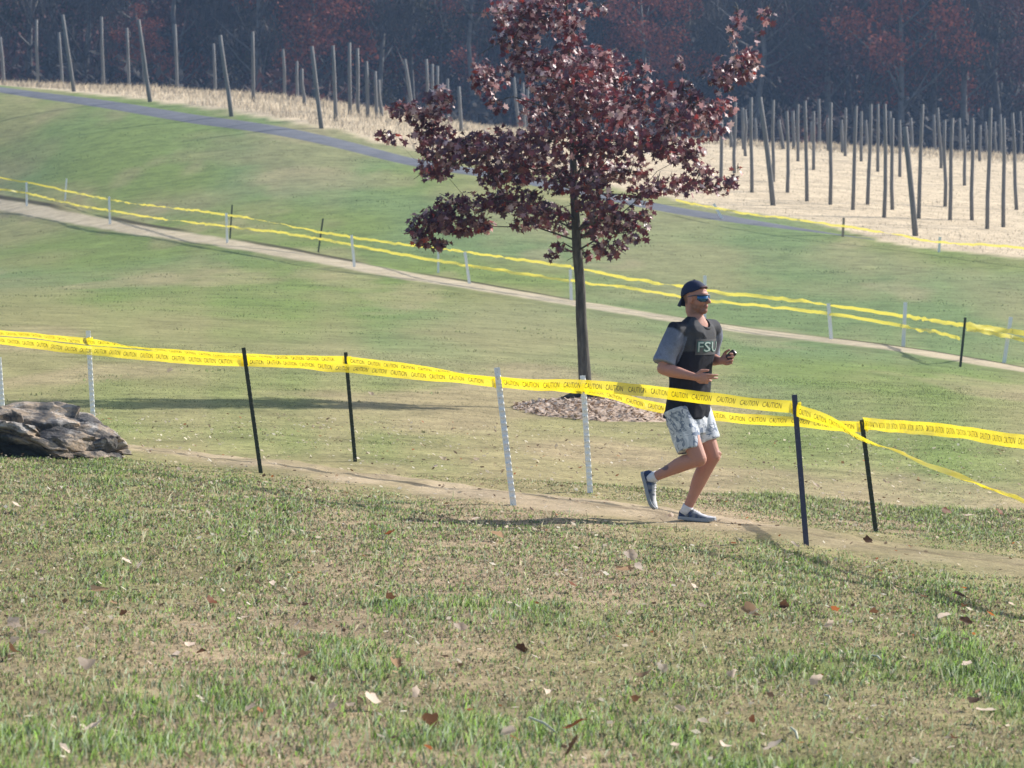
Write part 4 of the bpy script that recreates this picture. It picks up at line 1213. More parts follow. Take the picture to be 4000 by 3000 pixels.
# joints
sh_r, el_r, wr_r = Q(2640, 1299, -0.135), Q(2589, 1440, -0.20), Q(2712, 1472, -0.30)
sh_l, el_l, wr_l = Q(2783, 1286, 0.135), Q(2770, 1402, 0.27), Q(2815, 1410, 0.06)
hip_r, kn_r, an_r = Q(2652, 1612, -0.075), Q(2730, 1793, -0.19), Q(2556, 1863, 0.0)
hip_l, kn_l, an_l = Q(2718, 1606, 0.075), Q(2784, 1783, 0.02), Q(2684, 1986, 0.10)
hd = Q(2717, 1163, 0.0)
hy = math.radians(31)
HF = Vector((math.cos(hy), -math.sin(hy), 0.0)); HR = Vector((-math.sin(hy), -math.cos(hy), 0)); HU = U.copy()
def H(f, r, u): return hd + HF * f + HR * r + HU * u
def hell(bm, c, a): ellipsoid(bm, H(*c), (HF * a[0], HR * a[1], HU * a[2]))

TORSO = [(2725, 1240, .058, .054), (2721, 1262, .105, .075), (2716, 1298, .165, .10), (2709, 1345, .172, .116), (2702, 1420, .162, .114), (2696, 1490, .150, .108), (2690, 1560, .152, .112), (2684, 1620, .165, .12), (2686, 1665, .15, .11)]

bm = bmesh.new()
# head
hell(bm, (-.008, 0, .030), (.097, .076, .094))
hell(bm, (.034, 0, -.022), (.058, .062, .082))
hell(bm, (.020, 0, -.068), (.066, .056, .046))
hell(bm, (.064, 0, -.094), (.034, .036, .030))
hell(bm, (.074, 0, .030), (.022, .050, .017))
tube(bm, [H(.086, 0, .014), H(.104, 0, -.010), H(.116, 0, -.030)], [.010, .012, .015], 10, True)
hell(bm, (.092, 0, -.036), (.020, .019, .010))
hell(bm, (.090, 0, -.058), (.015, .024, .007))
hell(bm, (.088, 0, -.070), (.015, .021, .008))
for s in (-1, 1):
    hell(bm, (-.004, .077 * s, -.012), (.020, .011, .033))
    hell(bm, (.060, .040 * s, -.022), (.028, .022, .024))
    hell(bm, (.088, .030 * s, .002), (.008, .014, .008))
tube(bm, [H(-.022, 0, -.03), H(-.020, 0, -.09), Q(2727, 1262), Q(2722, 1290)], [.060, .058, .060, .075], 18, True)
# trunk under the clothes
loft(bm, [ering(Q(a, b), w * 0.93, d * 0.93, p=2.3) for a, b, w, d in TORSO])
# arms
def arm(sh, el, wr):
    tube(bm, [sh, sh.lerp(el, .35), sh.lerp(el, .7), el], [.062, .054, .047, .044], 14, True)
    tube(bm, [el, el.lerp(wr, .22), el.lerp(wr, .5), el.lerp(wr, .8), wr], [.045, .049, .043, .033, .029], 14, True)
arm(sh_r, el_r, wr_r); arm(sh_l, el_l, wr_l)
# legs
def leg(hip, kn, an, calf):
    tube(bm, [hip, hip.lerp(kn, .3), hip.lerp(kn, .7), kn], [.088, .086, .070, .060], 16, True)
    ax = (an - kn)
    back = calf.normalized()
    tube(bm, [kn, kn + ax * .12 + back * .004, kn + ax * .30 + back * .016, kn + ax * .48 + back * .013, kn + ax * .72 + back * .004, kn + ax * .92, an], [.058, .055, .061, .056, .042, .037, .038], 16, True)
    ellipsoid(bm, kn - back * .022, (R * .040, ax.normalized() * .045, back * .036))
leg(hip_r, kn_r, an_r, Vector((0, 0.35, 0.95)))
leg(hip_l, kn_l, an_l, Vector((-0.9, 0.3, -0.1)))
# hands: palm, four fingers of their own lengths and a thumb
def hand(wr, h, n, curl, spread, thumb_dir, scale=1.0):
    h = h.normalized(); n = (n - h * n.dot(h)).normalized()
    s = h.cross(n).normalized()
    if s.z < 0: s = -s                                     # index finger uppermost
    tube(bm, [wr, wr + h * .03], [.029, .030], 10, True)
    ellipsoid(bm, wr + h * .052, (h * .050, s * .043, n * .019))
    for k, (o, L) in enumerate(((.031, 1.0), (.011, 1.09), (-.010, 1.02), (-.029, .80))):
        p = wr + h * (.088 - .004 * abs(k - 1)) + s * o
        pts, rad = [wr + h * .05 + s * o * .8, p], [.0105, .0100]
        a = 0.0
        for j, seg in enumerate((.042, .027, .022)):
            a += curl[k][j]
            d = h * math.cos(a) + n * math.sin(a) + s * spread * (1.5 - k) * 0.1
            p = p + d.normalized() * seg * L * scale
            pts.append(p); rad.append((.0095, .0086, .0076)[j])
        tube(bm, pts, rad, 8, True)
    t0 = wr + h * .022 + s * .026
    d = thumb_dir.normalized()
    t1 = t0 + (h * 0.55 + s * 0.75).normalized() * .036
    tube(bm, [t0, t1, t1 + (h * .8 + d * .5).normalized() * .030, t1 + (h * .8 + d * .5).normalized() * .030 + (h * .9 + d * .4).normalized() * .024], [.0150, .0120, .0108, .0088], 8, True)
D = math.radians
hr = Vector((0.90, -0.22, -0.16))
hand(wr_r, hr, -R, [(D(14), D(18), D(12)), (D(22), D(24), D(16)), (D(40), D(46), D(30)), (D(52), D(55), D(34))], 0.6, -R * .5 + U * .2)
hl = Vector((0.86, -0.38, 0.16))
hand(wr_l, hl, R, [(D(34), D(58), D(36)), (D(46), D(66), D(42)), (D(56), D(72), D(45)), (D(62), D(76), D(48))], 0.5, R * .5 + U * .35, 0.95)
body = remesh(bm, 0.0048, 3, 0.5)
v = coords(body)
tone = np.tile(np.array([0.415, 0.210, 0.160]), (len(v), 1)) * (1 + 0.10 * fbm3(v, 14, 5))[:, None]
loc = v - np.array(hd)
f_, r_, u_ = loc @ np.array(HF), loc @ np.array(HR), loc @ np.array(HU)
head = (u_ > -.16) & (np.hypot(f_, r_) < .17)
beard = head * sstep(-.040, -.062, u_ + .25 * np.clip(.03 - f_, 0, .1) * -1) * sstep(-.135, -.115, u_) * sstep(-.03, .0, f_)
stub = np.clip(beard * (0.75 + fbm3(v, 160, 7)), 0, 1)
tone = mix(tone, (0.16, 0.08, 0.05), stub * 0.85)
lips = head * (f_ > .094) * np.exp(-((u_ + .063) / .009) ** 2) * (abs(r_) < .024)
tone = mix(tone, (0.42, 0.17, 0.15), lips * 0.7)
hairz = head * sstep(.02, -.02, f_) * sstep(-.055, -.035, u_) * sstep(.066, .072, np.abs(r_) + .5 * np.clip(-f_, 0, .1)) * sstep(-.030, -.045, f_)
tone = mix(tone, (0.13, 0.075, 0.045), np.clip(hairz, 0, 1) * 0.8)
tat = np.array(Q(2596, 1824, -0.05))
tr_ = v - tat
tone = mix(tone, (0.11, 0.085, 0.10), 0.8 * sstep(1.0, 0.7, (np.abs(tr_[:, 0]) / .030) ** 2 + (np.abs(tr_[:, 2]) / .026) ** 2 + 0.6 * fbm3(v, 60, 3)) * (v[:, 1] < an_r.y - 0.0))
paint(body, tone)
M = Mat('skin', 0.6, 0.28)
M.base(M.attr())
M.b.inputs['Subsurface Weight'].default_value = 0.12
M.b.inputs['Subsurface Radius'].default_value = (0.012, 0.005, 0.003)
M.bump(M.noise(180, 3, M.coord('Object')), 0.12, 0.002)
obj('body', body, runner, M.m)

# shirt
bm = bmesh.new()
SHIRT = [(2722, 1240, .066, .058), (2720, 1256, .112, .078), (2718, 1274, .160, .100), (2715, 1298, .182, .114), (2709, 1345, .186, .128), (2702, 1420, .178, .128), (2695, 1490, .168, .124), (2689, 1560, .176, .130), (2683, 1612, .188, .140), (2681, 1630, .190, .142)]
loft(bm, [ering(Q(a, b), w, d, p=2.35) for a, b, w, d in SHIRT])
for a_, b_, ext in ((sh_r, el_r, 0.84), (sh_l, el_l, 0.86)):
    ax_ = b_ - a_
    tube(bm, [a_.lerp(Q(2722, 1290), 0.45) + U * .012, a_ + U * .012, a_ + ax_ * .2, a_ + ax_ * .45 + Vector((-.006, 0, 0)), a_ + ax_ * .68 + Vector((-.008, 0, 0)), a_ + ax_ * ext + Vector((-.006, 0, 0))], [.060, .070, .074, .076, .076, .078], 22)
shirt = remesh(bm, 0.006, 5)
wrinkle(shirt, 0.013, 6.0, 31, (1, 1, 0.55))
v = coords(shirt)
zc = (v[:, 2] - Q(2700, 1375).z)
yoke = sstep(0.0, 0.02, zc + 0.02 * fbm3(v, 6, 2))
col = mix((0.012, 0.013, 0.020), (0.050, 0.051, 0.056), yoke)
fr = (v - np.array(Q(2709, 1345))) @ np.array(F)
col = mix(col, (0.014, 0.015, 0.024), yoke * sstep(0.045, 0.005, fr))                    # dark shoulder yoke
for a_, b_, sg in ((sh_r, el_r, 1), (sh_l, el_l, -1)):
    ax_ = np.array(b_ - a_); L_ = np.linalg.norm(ax_); ax_ /= L_
    q_ = v - np.array(a_)
    t_ = q_ @ ax_
    per = np.linalg.norm(q_ - t_[:, None] * ax_, axis=1)
    rr_ = ((v - np.array(Q(2705, 1400))) @ np.array(R)) * sg
    slv = sstep(0.0, 0.022, t_ + 0.25 * (rr_ - 0.17) + 0.012 * fbm3(v, 25, 4)) * (per < 0.098) * sstep(0.135, 0.150, rr_ + 0.10 * t_)
    hth = 0.75 + 0.5 * (fbm3(v, 40, 6) + 0.5)
    col = mix(col, np.array((0.135, 0.152, 0.200)) * hth[:, None] * (1 + 0.35 * sstep(0.05, 0.2, t_))[:, None], slv)
nk = np.hypot((v - np.array(Q(2727, 1268))) @ np.array(F) - 0.015, (v - np.array(Q(2727, 1268))) @ np.array(R))
paint(shirt, col)
M = Mat('heather jersey', 0.85, 0.2)
co = M.coord('Object')
M.base(M.mixc(1.0, M.attr(), M.ramp(M.noise(220, 3, co), ((0.3, 0.75), (0.7, 1.3))), 'MULTIPLY')).bump(M.noise(300, 2, co), 0.15, 0.002)
MSH = M.m
# the neck opening is cut out of the cloth
bm = bmesh.new(); bm.from_mesh(shirt)
c0 = Q(2728, 1266)
kill = []
for vt in bm.verts:
    q_ = vt.co - c0
    f1, r1 = q_.dot(F) - .016, q_.dot(R)
    if math.hypot(f1 / .074, r1 / .078) < 1.0 and q_.z > .002 - .044 * max(0, (f1 + .0) / .074) - .01: kill.append(vt)
bmesh.ops.delete(bm, geom=kill, context='VERTS')
bm.to_mesh(shirt); bm.free()
so = obj('shirt', shirt, runner, MSH)
# collar band
bm = bmesh.new()
nb = []
for k in range(40):
    t = k * math.tau / 40
    c0 = Q(2728, 1266)
    nb.append(c0 + R * (.078 * math.cos(t)) + F * (.016 + .074 * math.sin(t)) + U * (.008 - .042 * max(0, math.sin(t)) ** 1.3 + .012 * max(0, -math.sin(t))))
prev = None
ringv = []
for k in range(40):
    t_ = (nb[(k + 1) % 40] - nb[k - 1]).normalized()
    o_ = (nb[k] - Q(2728, 1266)); o_.z = 0; o_.normalize()
    u2 = t_.cross(o_).normalized()
    ringv.append([bm.verts.new(nb[k] + o_ * (.007 * math.cos(j * math.tau / 8)) + u2 * (.012 * math.sin(j * math.tau / 8))) for j in range(8)])
for k in range(40):
    for j in range(8):
        bm.faces.new((ringv[k][j], ringv[(k + 1) % 40][j], ringv[(k + 1) % 40][(j + 1) % 8], ringv[k][(j + 1) % 8]))
M = Mat('collar rib', 0.85, 0.2); M.base((0.035, 0.036, 0.04)); MCOL = M.m
obj('collar', mesh_bm('collar', bm, True), so, MCOL)
# lettering across the chest, wrapped round it
fv, ft = font_tris('FSU')
M = Mat('pale chest print', 0.6, 0.3); M.base((0.31, 0.39, 0.365)); MPR = M.m
M = Mat('green print outline', 0.6, 0.3); M.base((0.03, 0.11, 0.10)); MPR2 = M.m
M = Mat('grey print band', 0.7, 0.2); M.base((0.075, 0.076, 0.08)); MPR3 = M.m
def chest(u, h, out):
    """a point of the chest front: u round it in metres, h above the print's foot"""
    py = 1372 - h * FPX / RD
    cx = np.interp(py, [s[1] for s in SHIRT], [s[0] for s in SHIRT]); aw = np.interp(py, [s[1] for s in SHIRT], [s[2] for s in SHIRT]); bd = np.interp(py, [s[1] for s in SHIRT], [s[3] for s in SHIRT])
    t = u / 0.16
    p = 2.35
    s, c = math.cos(t), math.sin(t)
    s = math.copysign(abs(s) ** (2 / p), s); c = math.copysign(abs(c) ** (2 / p), c)
    return Q(cx, py) + F * (s * (bd + out)) - R * (c * (aw + out))
tw, thh = 0.178, 0.072
s1, s2 = tw / fv[:, 0].max(), thh / fv[:, 1].max()
for nm, grow, out, mt in (('lettering_outline', 0.008, 0.0165, MPR2), ('lettering', 0.0, 0.0185, MPR)):
    c0 = np.array([fv[:, 0].max() / 2, fv[:, 1].max() / 2])
    pts = []
    # the outline is the same print, offset all round
    offs = [(0, 0)] if grow == 0 else [(grow * .8 * math.cos(k * math.tau / 8), grow * .8 * math.sin(k * math.tau / 8)) for k in range(8)]
    tri, k0 = [], 0
    for i_, (ox, oy) in enumerate(offs):
        for a, b in fv[:, :2]:
            pts.append(chest((a - c0[0]) * s1 + ox, b * s2 + oy, out - 0.00025 * i_))
        tri.append(ft + k0); k0 += len(fv)
    obj(nm, mesh_np(nm, np.array([tuple(q) for q in pts]), np.concatenate(tri)), so, mt)
g = [[chest(u, h, 0.0135) for u in np.linspace(-.108, .108, 14)] for h in (-.024, -.010, .03, .07, .093)]
pts = np.array([tuple(q) for row in g for q in row])
ix = np.arange(70).reshape(5, 14)
obj('print_band', mesh_np('print_band', pts, np.stack([ix[:-1, :-1], ix[:-1, 1:], ix[1:, 1:], ix[1:, :-1]], -1).reshape(-1, 4)), so, MPR3)

# shorts
bm = bmesh.new()
loft(bm, [ering(Q(a, b), w, d, p=2.2) for a, b, w, d in ((2684, 1585, .165, .125), (2684, 1615, .172, .132), (2686, 1655, .178, .138), (2692, 1690, .150, .125))])
hem_r, hem_l = Q(2694, 1758, -.15), Q(2766, 1722, .045)
tube(bm, [hip_r + U * .02, hip_r.lerp(hem_r, .4), hip_r.lerp(hem_r, .75), hem_r], [.112, .106, .098, .094], 22)
tube(bm, [hip_l + U * .02, hip_l.lerp(hem_l, .4), hip_l.lerp(hem_l, .75), hem_l], [.108, .102, .094, .090], 22)
shorts = remesh(bm, 0.0065, 3)
wrinkle(shorts, 0.008, 5.5, 51, (1, 1, 0.5))
M = Mat('patterned shorts', 0.8, 0.2)
co = M.coord('Object')
n1 = M.noise(7.5, 3, co, 0.5, 1.6)
n2 = M.noise(17, 3, co, 0.5, 1.2)
c = M.ramp(n1, ((0.40, (0.68, 0.70, 0.73)), (0.47, (0.42, 0.46, 0.52)), (0.53, (0.52, 0.55, 0.60)), (0.58, (0.15, 0.185, 0.25)), (0.64, (0.42, 0.46, 0.52)), (0.70, (0.68, 0.70, 0.73))))
c = M.mixc(M.ramp(n2, ((0.56, 0.0), (0.59, 1.0))), c, (0.15, 0.19, 0.27))
M.base(c)
obj('shorts', shorts, runner, M.m)

# cap, worn backwards
M = Mat('navy cap cloth', 0.8, 0.25)
M.base((0.014, 0.021, 0.055)).bump(M.noise(200, 3, M.coord('Object')), 0.2, 0.002)
MCAP = M.m
bm = bmesh.new()
def cap_pt(az, t, grow):
    """az: 0 front; t: 0 at the rim, 1 at the crown"""
    e0 = math.radians(8 + 22 * max(0, math.cos(az)) ** 1.5 - 26 * max(0, -math.cos(az)))
    e = e0 + (math.pi / 2 - e0) * t
    return H(-.010 + (.107 + grow) * math.cos(e) * math.cos(az), (.086 + grow) * math.cos(e) * math.sin(az), .026 + (.106 + grow) * math.sin(e))
na, nt = 40, 10
for grow, rev in ((0.0, False), (-.006, True)):
    g = [[bm.verts.new(cap_pt(k * math.tau / na, t / nt, grow)) for k in range(na)] for t in range(nt)]
    top = bm.verts.new(cap_pt(0, 1, grow))
    for t in range(nt - 1):
        for k in range(na):
            f4 = (g[t][k], g[t][(k + 1) % na], g[t + 1][(k + 1) % na], g[t + 1][k])
            bm.faces.new(f4[::-1] if rev else f4)
    for k in range(na):
        f3 = (g[-1][k], g[-1][(k + 1) % na], top)
        bm.faces.new(f3[::-1] if rev else f3)
    if rev:
        for k in range(na):
            bm.faces.new((g0[k], g[0][k], g[0][(k + 1) % na], g0[(k + 1) % na]))
    g0 = g[0]
cap_o = obj('cap', mesh_bm('cap', bm, True), runner, MCAP)
bm = bmesh.new()
rows = []
for j in range(6):
    s = j / 5
    row = []
    for k in range(13):
        r_k = (k / 6 - 1)
        w = .070 * (1 - .25 * s)
        f0 = -.112 + .030 * r_k * r_k - s * (.040) * (1 - .5 * r_k * r_k)
        row.append(H(f0, r_k * w, -.008 - s * .062 + .012 * (1 - r_k * r_k)))
    rows.append(row)
for dz in (0, 1):
    vv = [[bm.verts.new(p + (HF * .005) * dz) for p in row] for row in rows]
    for j in range(5):
        for k in range(12):
            f4 = (vv[j][k], vv[j][k + 1], vv[j + 1][k + 1], vv[j + 1][k])
            bm.faces.new(f4 if dz == 0 else f4[::-1])
obj('brim', mesh_bm('brim', bm, True), cap_o, MCAP)
bm = bmesh.new(); ellipsoid(bm, H(-.010, 0, .133), (HF * .009, HR * .009, HU * .005), 10, 6)
obj('button', mesh_bm('button', bm, True), cap_o, MCAP)
bm = bmesh.new()
tube(bm, [cap_pt(math.radians(a), 0.04, .001) for a in range(-34, 35, 4)], [.009] * 18, 8, True)
M = Mat('dark red cap strap', 0.7, 0.3); M.base((0.055, 0.022, 0.028))
obj('strap', mesh_bm('strap', bm, True), cap_o, M.m)

# sunglasses
M = Mat('mirror lens', 0.08, 0.8); M.base((0.02, 0.10, 0.22)); M.b.inputs['Metallic'].default_value = 0.6; MLENS = M.m
M = Mat('dark glasses frame', 0.35, 0.5); M.base((0.05, 0.055, 0.075)); MFR = M.m
def gl(a, u, out=0.0): return H(.012 + (.097 + out) * math.cos(a), (.079 + out) * math.sin(a), u)
gr = None
for s in (-1, 1):
    bm = bmesh.new()
    A = [math.radians(s * d_) for d_ in np.linspace(6, 66, 16)]
    lo = [-.010 - .020 * math.sin(min(1, i / 5) * math.pi / 2) + (.016 * max(0, (i - 11) / 4)) for i in range(16)]
    rr = [[bm.verts.new(gl(a, t, o_)) for a, t in zip(A, lo)] + [bm.verts.new(gl(a, .019, o_)) for a in A[::-1]] for o_ in (.004, .001)]
    n_ = len(rr[0])
    for j in range(15):
        bm.faces.new((rr[0][j], rr[0][j + 1], rr[0][n_ - 2 - j], rr[0][n_ - 1 - j]))
        bm.faces.new((rr[1][j + 1], rr[1][j], rr[1][n_ - 1 - j], rr[1][n_ - 2 - j]))
    for j in range(n_):
        bm.faces.new((rr[0][j], rr[1][j], rr[1][(j + 1) % n_], rr[0][(j + 1) % n_]))
    me = mesh_bm('lens', bm, True)
    if gr is None:
        bmf = bmesh.new()
        tube(bmf, [gl(math.radians(a), .020, .003) for a in range(-72, 73, 6)], [.0042] * 25, 6, True)
        for s2_ in (-1, 1):
            tube(bmf, [gl(math.radians(72 * s2_), .019, .003), H(.008, .084 * s2_, .014), H(-.025, .084 * s2_, .006)], [.004, .0035, .003], 6, True)
        gr = obj('sunglasses', mesh_bm('sunglasses', bmf, True), runner, MFR)
    obj('lens', me, gr, MLENS)

# shoes and socks
M = tint_mat('shoe cloth', 0.7, 0.3, 0, 0.12, 90); MSHOE = M
M = Mat('shoe sole foam', 0.7, 0.3); M.base((0.27, 0.29, 0.32)); MSOLE = M.m
M = Mat('white sock', 0.9, 0.15); M.base((0.62, 0.62, 0.66)); MSOCK = M.m
def shoe(ankle, d, up, out_side):
    d = d.normalized(); up = (up - d * up.dot(d)).normalized(); s = d.cross(up).normalized()
    hb = ankle - d * .062 - up * .088
    L = .292
    T = np.array([0, .03, .10, .20, .32, .45, .60, .75, .87, .95, 1.0])
    Wd = np.interp(np.linspace(0, 1, 24), T, [.016, .028, .035, .036, .036, .039, .045, .047, .043, .033, .014])
    Ht = np.interp(np.linspace(0, 1, 24), T, [.060, .080, .088, .086, .088, .080, .062, .050, .044, .036, .018])
    tt = np.linspace(0, 1, 24)
    toe = lambda t: .014 * max(0, (t - .78) / .22) ** 1.6                        # toe spring
    bm = bmesh.new()
    rings = []
    for t, w, h in zip(tt, Wd, Ht):
        c = hb + d * (t * L) + up * (.020 + toe(t))
        h2 = max(.012, h - .020)
        ring = []
        for k in range(20):
            a = k * math.tau / 20
            y_, x_ = math.sin(a), math.cos(a)
            lat = w * (abs(x_) ** .8) * (1 if x_ > 0 else -1) * (1 - .28 * max(0, y_))
            ring.append(c + s * lat + up * (h2 * y_ ** 1.0 if y_ > 0 else .004 * y_))
        rings.append(ring)
    loft(bm, rings)
    bmesh.ops.recalc_face_normals(bm, faces=bm.faces)
    me = mesh_bm('shoe', bm, True)
    v = coords(me)
    q = v - np.array(hb)
    tq, uq, sq = q @ np.array(d) / L, q @ np.array(up), q @ np.array(s) / .045
    grey, navy, white, dk = np.array((.15, .165, .19)), np.array((.022, .036, .085)), np.array((.60, .60, .62)), np.array((.045, .05, .065))
    c = np.tile(grey, (len(v), 1))
    c[tq < .20] = navy
    c[(tq > .24) & (tq < .34) & (uq > .06)] = navy
    c[(tq > .30) & (tq < .38) & (uq < .06)] = dk
    c[(tq > .50) & (tq < .58) & (uq < .045)] = dk
    c[(tq > .42) & (uq > np.interp(tq, [.42, .7, 1.0], [.062, .042, .026]))] = white
    c[(sq * out_side < -.15) & (tq > .4)] = white
    c[(tq > .80) & (uq < .036)] = np.array((.12, .13, .14))
    bl = fbm3(v, 30, 12) + 0.15 * np.sin(tq * 40)
    c[(bl > 0.10) & (uq < .06) & (tq < .8) & (sq * out_side > -.2)] = navy * 1.4
    paint(me, c)
    o = obj('shoe', me, runner, MSHOE)
    bm = bmesh.new()
    rings = []
    for t, w in zip(tt, Wd):
        c = hb + d * (t * L * 1.02 - .002) + up * toe(t)
        rings.append([c + s * ((w + .004) * x_) + up * z_ for x_, z_ in ((-1, .003), (-.9, 0), (.9, 0), (1, .003), (1.03, .014), (.97, .027), (-.97, .027), (-1.03, .014))])
    loft(bm, rings)
    bmesh.ops.recalc_face_normals(bm, faces=bm.faces)
    obj('sole', mesh_bm('sole', bm), o, MSOLE)
    bm = bmesh.new()
    for k in range(4):                                                        # laces over the tongue
        t = .36 + .065 * k
        h = np.interp(t, T, [.060, .080, .088, .086, .088, .080, .062, .050, .044, .036, .018])
        c = hb + d * (t * L) + up * (h + .001)
        tube(bm, [c - s * .020 - up * .004, c + up * .002, c + s * .020 - up * .004], [.0028] * 3, 6, True)
    obj('lace', mesh_bm('lace', bm, True), o, MSOCK)
    return o
sho_r = shoe(an_r, Vector((0.26, -0.16, -0.95)), Vector((0.85, -0.40, 0.30)), 1)
sho_l = shoe(an_l, Vector((0.90, -0.42, -0.055)), Vector((0, 0, 1)), 1)
for an, kn in ((an_r, kn_r), (an_l, kn_l)):
    bm = bmesh.new()
    u_ = (kn - an).normalized()
    tube(bm, [an - u_ * .045, an - u_ * .015, an + u_ * .008, an + u_ * .024], [.040, .041, .042, .0415], 16)
    obj('sock', mesh_bm('sock', bm, True), runner, MSOCK)

# small dark thing held in the far hand
hc = wr_l + hl.normalized() * .098 + R * .020 + U * .030
ha, hb_ = (hl.normalized() * .8 + U * .6).normalized(), R.copy()
hn = ha.cross(hb_).normalized()
bm = bmesh.new()
prof = []
for k in range(16):
    t = k * math.tau / 16
    prof.append((math.copysign(abs(math.cos(t)) ** .45, math.cos(t)), math.copysign(abs(math.sin(t)) ** .45, math.sin(t))))
loft(bm, [[hc + ha * (x_ * .042 * s_) + hn * (y_ * .026 * s_) + hb_ * o_ for x_, y_ in prof] for o_, s_ in ((-.010, .86), (-.007, 1), (.007, 1), (.010, .86))])
bmesh.ops.recalc_face_normals(bm, faces=bm.faces)
M = Mat('dark handheld case', 0.4, 0.4); M.base((0.035, 0.022, 0.020))
tag(obj('handheld_object', mesh_bm('handheld_object', bm), None, M.m), "small dark object gripped in the runner's raised far hand", 'handheld')

# ------------------------------------------------------------------ fallen leaves
def fallen_leaf(name, seed, lobes=5):
    r = np.random.default_rng(seed)
    bm = bmesh.new()
    n = 20
    out = []
    for k in range(n):
        a = k * math.tau / n
        rr = (0.62 + 0.38 * abs(math.cos(a * lobes / 2 + .3)) ** 0.8) * (1 + r.normal(0, .07))
        out.append((rr * math.cos(a), rr * math.sin(a) * r.uniform(.8, 1.0)))
    cu, cv = r.uniform(.15, .5), r.uniform(-.1, .3)
    ca = r.uniform(0, 3.14)
    def lift(x, y):
        p, q = x * math.cos(ca) + y * math.sin(ca), -x * math.sin(ca) + y * math.cos(ca)
        return cu * p * p + cv * q * q + .12 * math.sin(3 * p + seed)
    c = bm.verts.new((0, 0, lift(0, 0)))
    mid = [bm.verts.new((x * .5, y * .5, lift(x * .5, y * .5))) for x, y in out]
    rim = [bm.verts.new((x, y, lift(x, y))) for x, y in out]
    for k in range(n):
        j = (k + 1) % n
        bm.faces.new((c, mid[k], mid[j]))
        bm.faces.new((mid[k], rim[k], rim[j], mid[j]))
    return mesh_bm(name, bm, True)

LC = {'pale tan': (0.62, 0.51, 0.42), 'rusty orange': (0.25, 0.085, 0.030), 'dark brown': (0.095, 0.05, 0.028), 'tan brown': (0.30, 0.20, 0.125)}
LMESH = {}
for cname, c in LC.items():
    M = Mat(cname + ' leaf', 0.6, 0.35)
    f = M.ramp(M.noise(3.5, 4, M.coord('Object')), ((0.3, 0.7), (0.7, 1.2)))
    M.base(M.mixc(1.0, c, f, 'MULTIPLY'))
    M.translucent(c, 0.62)
    LMESH[cname] = []
    for k in range(5):
        me = fallen_leaf('fallen_leaf', 7 * k + len(cname), 5 if k < 3 else 3)
        me.materials.append(M.m)
        LMESH[cname].append(me)
c3 = lambda l: [(x * .6329, 2000 + y * .6329, s, k) for x, y, s, k in l]
c4 = lambda l: [(1400 + x * .6329, 2000 + y * .6329, s, k) for x, y, s, k in l]
c5 = lambda l: [(2800 + x * .6027, 2000 + y * .6027, s, k) for x, y, s, k in l]
PT, RO, DB, TB = 'pale tan', 'rusty orange', 'dark brown', 'tan brown'
spots = c3([(100, 12, 34, PT), (1840, 45, 44, PT), (780, 340, 48, PT), (862, 365, 36, PT), (85, 775, 56, PT), (90, 880, 40, PT), (540, 1030, 70, PT), (590, 1360, 92, PT), (1545, 1290, 52, PT), (1300, 605, 36, RO), (1835, 740, 30, PT), (1530, 715, 42, PT),
            (1165, 890, 40, PT), (1090, 945, 28, PT), (400, 1562, 46, PT), (2050, 1285, 44, PT), (2160, 1265, 36, PT), (620, 540, 70, TB), (80, 945, 50, DB), (760, 722, 30, DB), (1680, 510, 30, PT), (1780, 640, 30, DB), (1890, 650, 28, DB), (1240, 930, 40, DB), (700, 640, 34, TB), (250, 485, 22, PT), (1880, 960, 50, TB), (265, 830, 34, PT)])
spots += c4([(200, 185, 34, RO), (720, 75, 28, PT), (190, 615, 40, DB), (630, 782, 46, PT), (1680, 325, 46, PT), (1735, 412, 40, PT), (2055, 515, 44, PT), (2120, 650, 34, PT), (1680, 698, 36, PT), (1355, 700, 36, PT), (1320, 515, 36, RO), (440, 1385, 68, DB), (920, 1452, 50, PT),
             (965, 1490, 40, RO), (430, 1545, 44, RO), (1335, 1425, 84, RO), (1320, 1550, 80, DB), (80, 1235, 60, PT), (360, 1210, 50, PT), (1760, 1045, 54, TB), (1880, 1000, 46, PT), (1800, 1378, 36, PT), (2130, 1395, 46, PT), (1980, 1300, 40, PT), (1950, 1545, 32, PT), (1160, 1175, 40, PT), (1640, 425, 60, TB), (860, 195, 56, TB), (240, 1010, 60, TB), (908, 1110, 24, PT), (1700, 1240, 40, DB), (1000, 890, 44, DB)])
spots += c5([(505, 265, 40, PT), (215, 715, 66, TB), (240, 735, 40, PT), (1475, 755, 46, PT), (1910, 635, 30, PT), (1745, 1405, 74, PT), (370, 1615, 70, PT), (50, 1615, 44, PT), (1675, 1315, 50, DB), (1500, 1580, 28, PT), (1545, 1580, 36, DB), (640, 1150, 44, PT), (100, 1090, 44, PT), (228, 1462, 36, RO), (1215, 1025, 28, PT), (432, 680, 36, DB),
             (1565, 575, 40, DB), (1485, 35, 40, RO), (1830, 40, 48, RO), (1625, 62, 40, PT), (980, 225, 32, DB), (1340, 600, 28, RO), (1610, 650, 28, DB), (1605, 785, 48, DB), (765, 715, 34, RO), (1020, 735, 40, DB), (1620, 1060, 36, PT), (1690, 1270, 30, TB), (725, 815, 40, PT)])
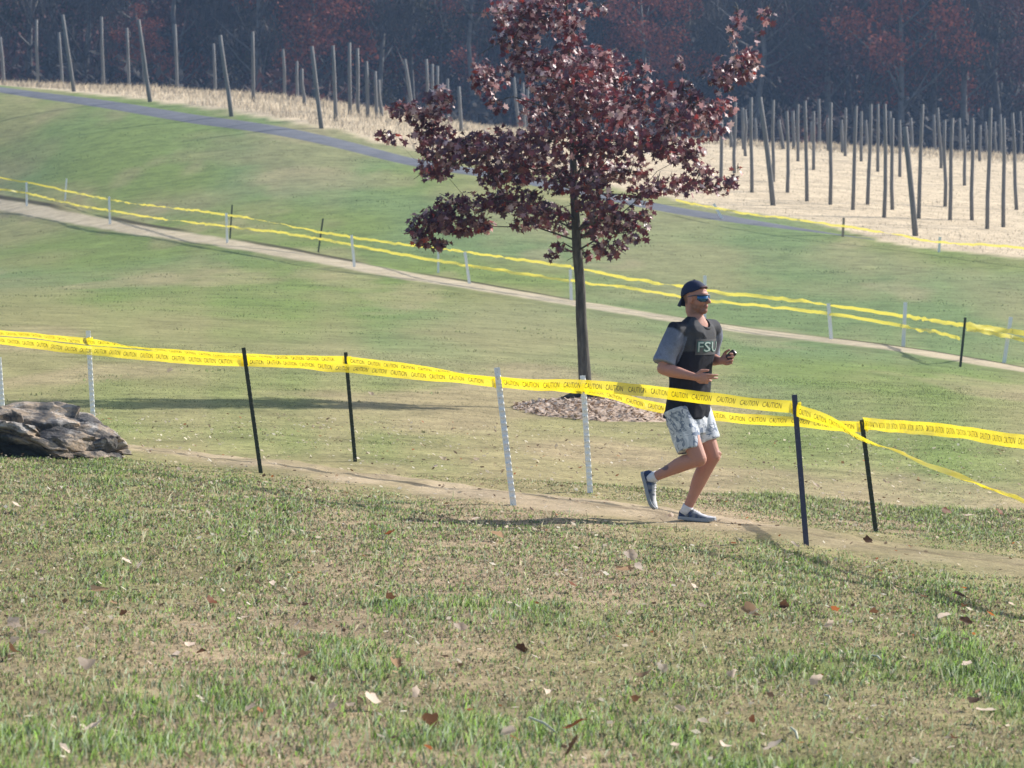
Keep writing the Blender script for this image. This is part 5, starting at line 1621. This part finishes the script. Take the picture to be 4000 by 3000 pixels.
spots += [(664 , 1464, 26, PT), (1450, 1555, 20, PT), (700, 1858, 26, PT), (1862, 1824, 26, PT), (1730, 1816, 26, PT), (1694, 1852, 26, PT), (2620, 2030, 22, PT), (3190, 1620 + 300, 26, PT)]
ordn = {}
spots.sort(key=lambda t: t[0])
for px, py, s, k in spots:
    x, d = at_row(px, py, 11.5, 60)
    i = ordn[k] = ordn.get(k, -1) + 1
    size = s / FPX * d * 0.72
    o = bpy.data.objects.new('fallen_leaf', LMESH[k][rng.integers(5)])
    link(o)
    o.location = (x, d, gz(x, d) + 0.052)
    o.rotation_euler = (0.38 + rng.normal(0, 0.3), 0.15 + rng.normal(0, 0.3), rng.uniform(0, 6.28))
    o.scale = (size, size * rng.uniform(0.6, 0.95), size)
    wordn = ORD[i] if i < len(ORD) else ORD[i % len(ORD)]
    if k == PT and i >= 40:
        lab = f'pale tan leaf on the lawn, {ORD[sum(1 for q in spots if q[3] == PT) - 1 - i]} pale one from the right edge'
    else:
        lab = f'{k} fallen leaf on the lawn, {wordn} {k} one from the left edge'
    tag(o, lab, 'leaf', 'single leaves fallen on the near lawn')
# pale fallen stalks
M = Mat('pale dry stalk', 0.7, 0.2); M.base((0.50, 0.50, 0.37)); MST = M.m
for (ax0, ay0, ax1, ay1), lab in (((2068, 2802, 2172, 2912), 'long pale dry stalk lying slantwise in the bottom middle grass'), ((3222, 2716, 3242, 2772), 'curved pale stalk right of the bottom middle, under a pale leaf'),
                                  ((3090, 2842, 3116, 2930), 'upright pale green stalk in the bottom grass right of middle'), ((3405, 2560, 3440, 2610), 'short pale split stalk on the bare patch at right')):
    xa, da = at_row(ax0, ay0, 11, 40); xb, db = at_row(ax1, ay1, 11, 40)
    da = db = min(da, db) + 0.25
    a_, b_ = P(ax0, ay0, da), P(ax1, ay1, db - 0.12)
    b_.z = max(b_.z, gz(b_.x, b_.y) + 0.02)
    bm = bmesh.new()
    tube(bm, [a_, a_.lerp(b_, .5) + Vector((0.006, 0, 0.006)), b_], [0.0045, 0.006, 0.004], 6, True)
    tag(obj('dry_stalk', mesh_bm('dry_stalk', bm, True), None, MST), lab, 'stalk')
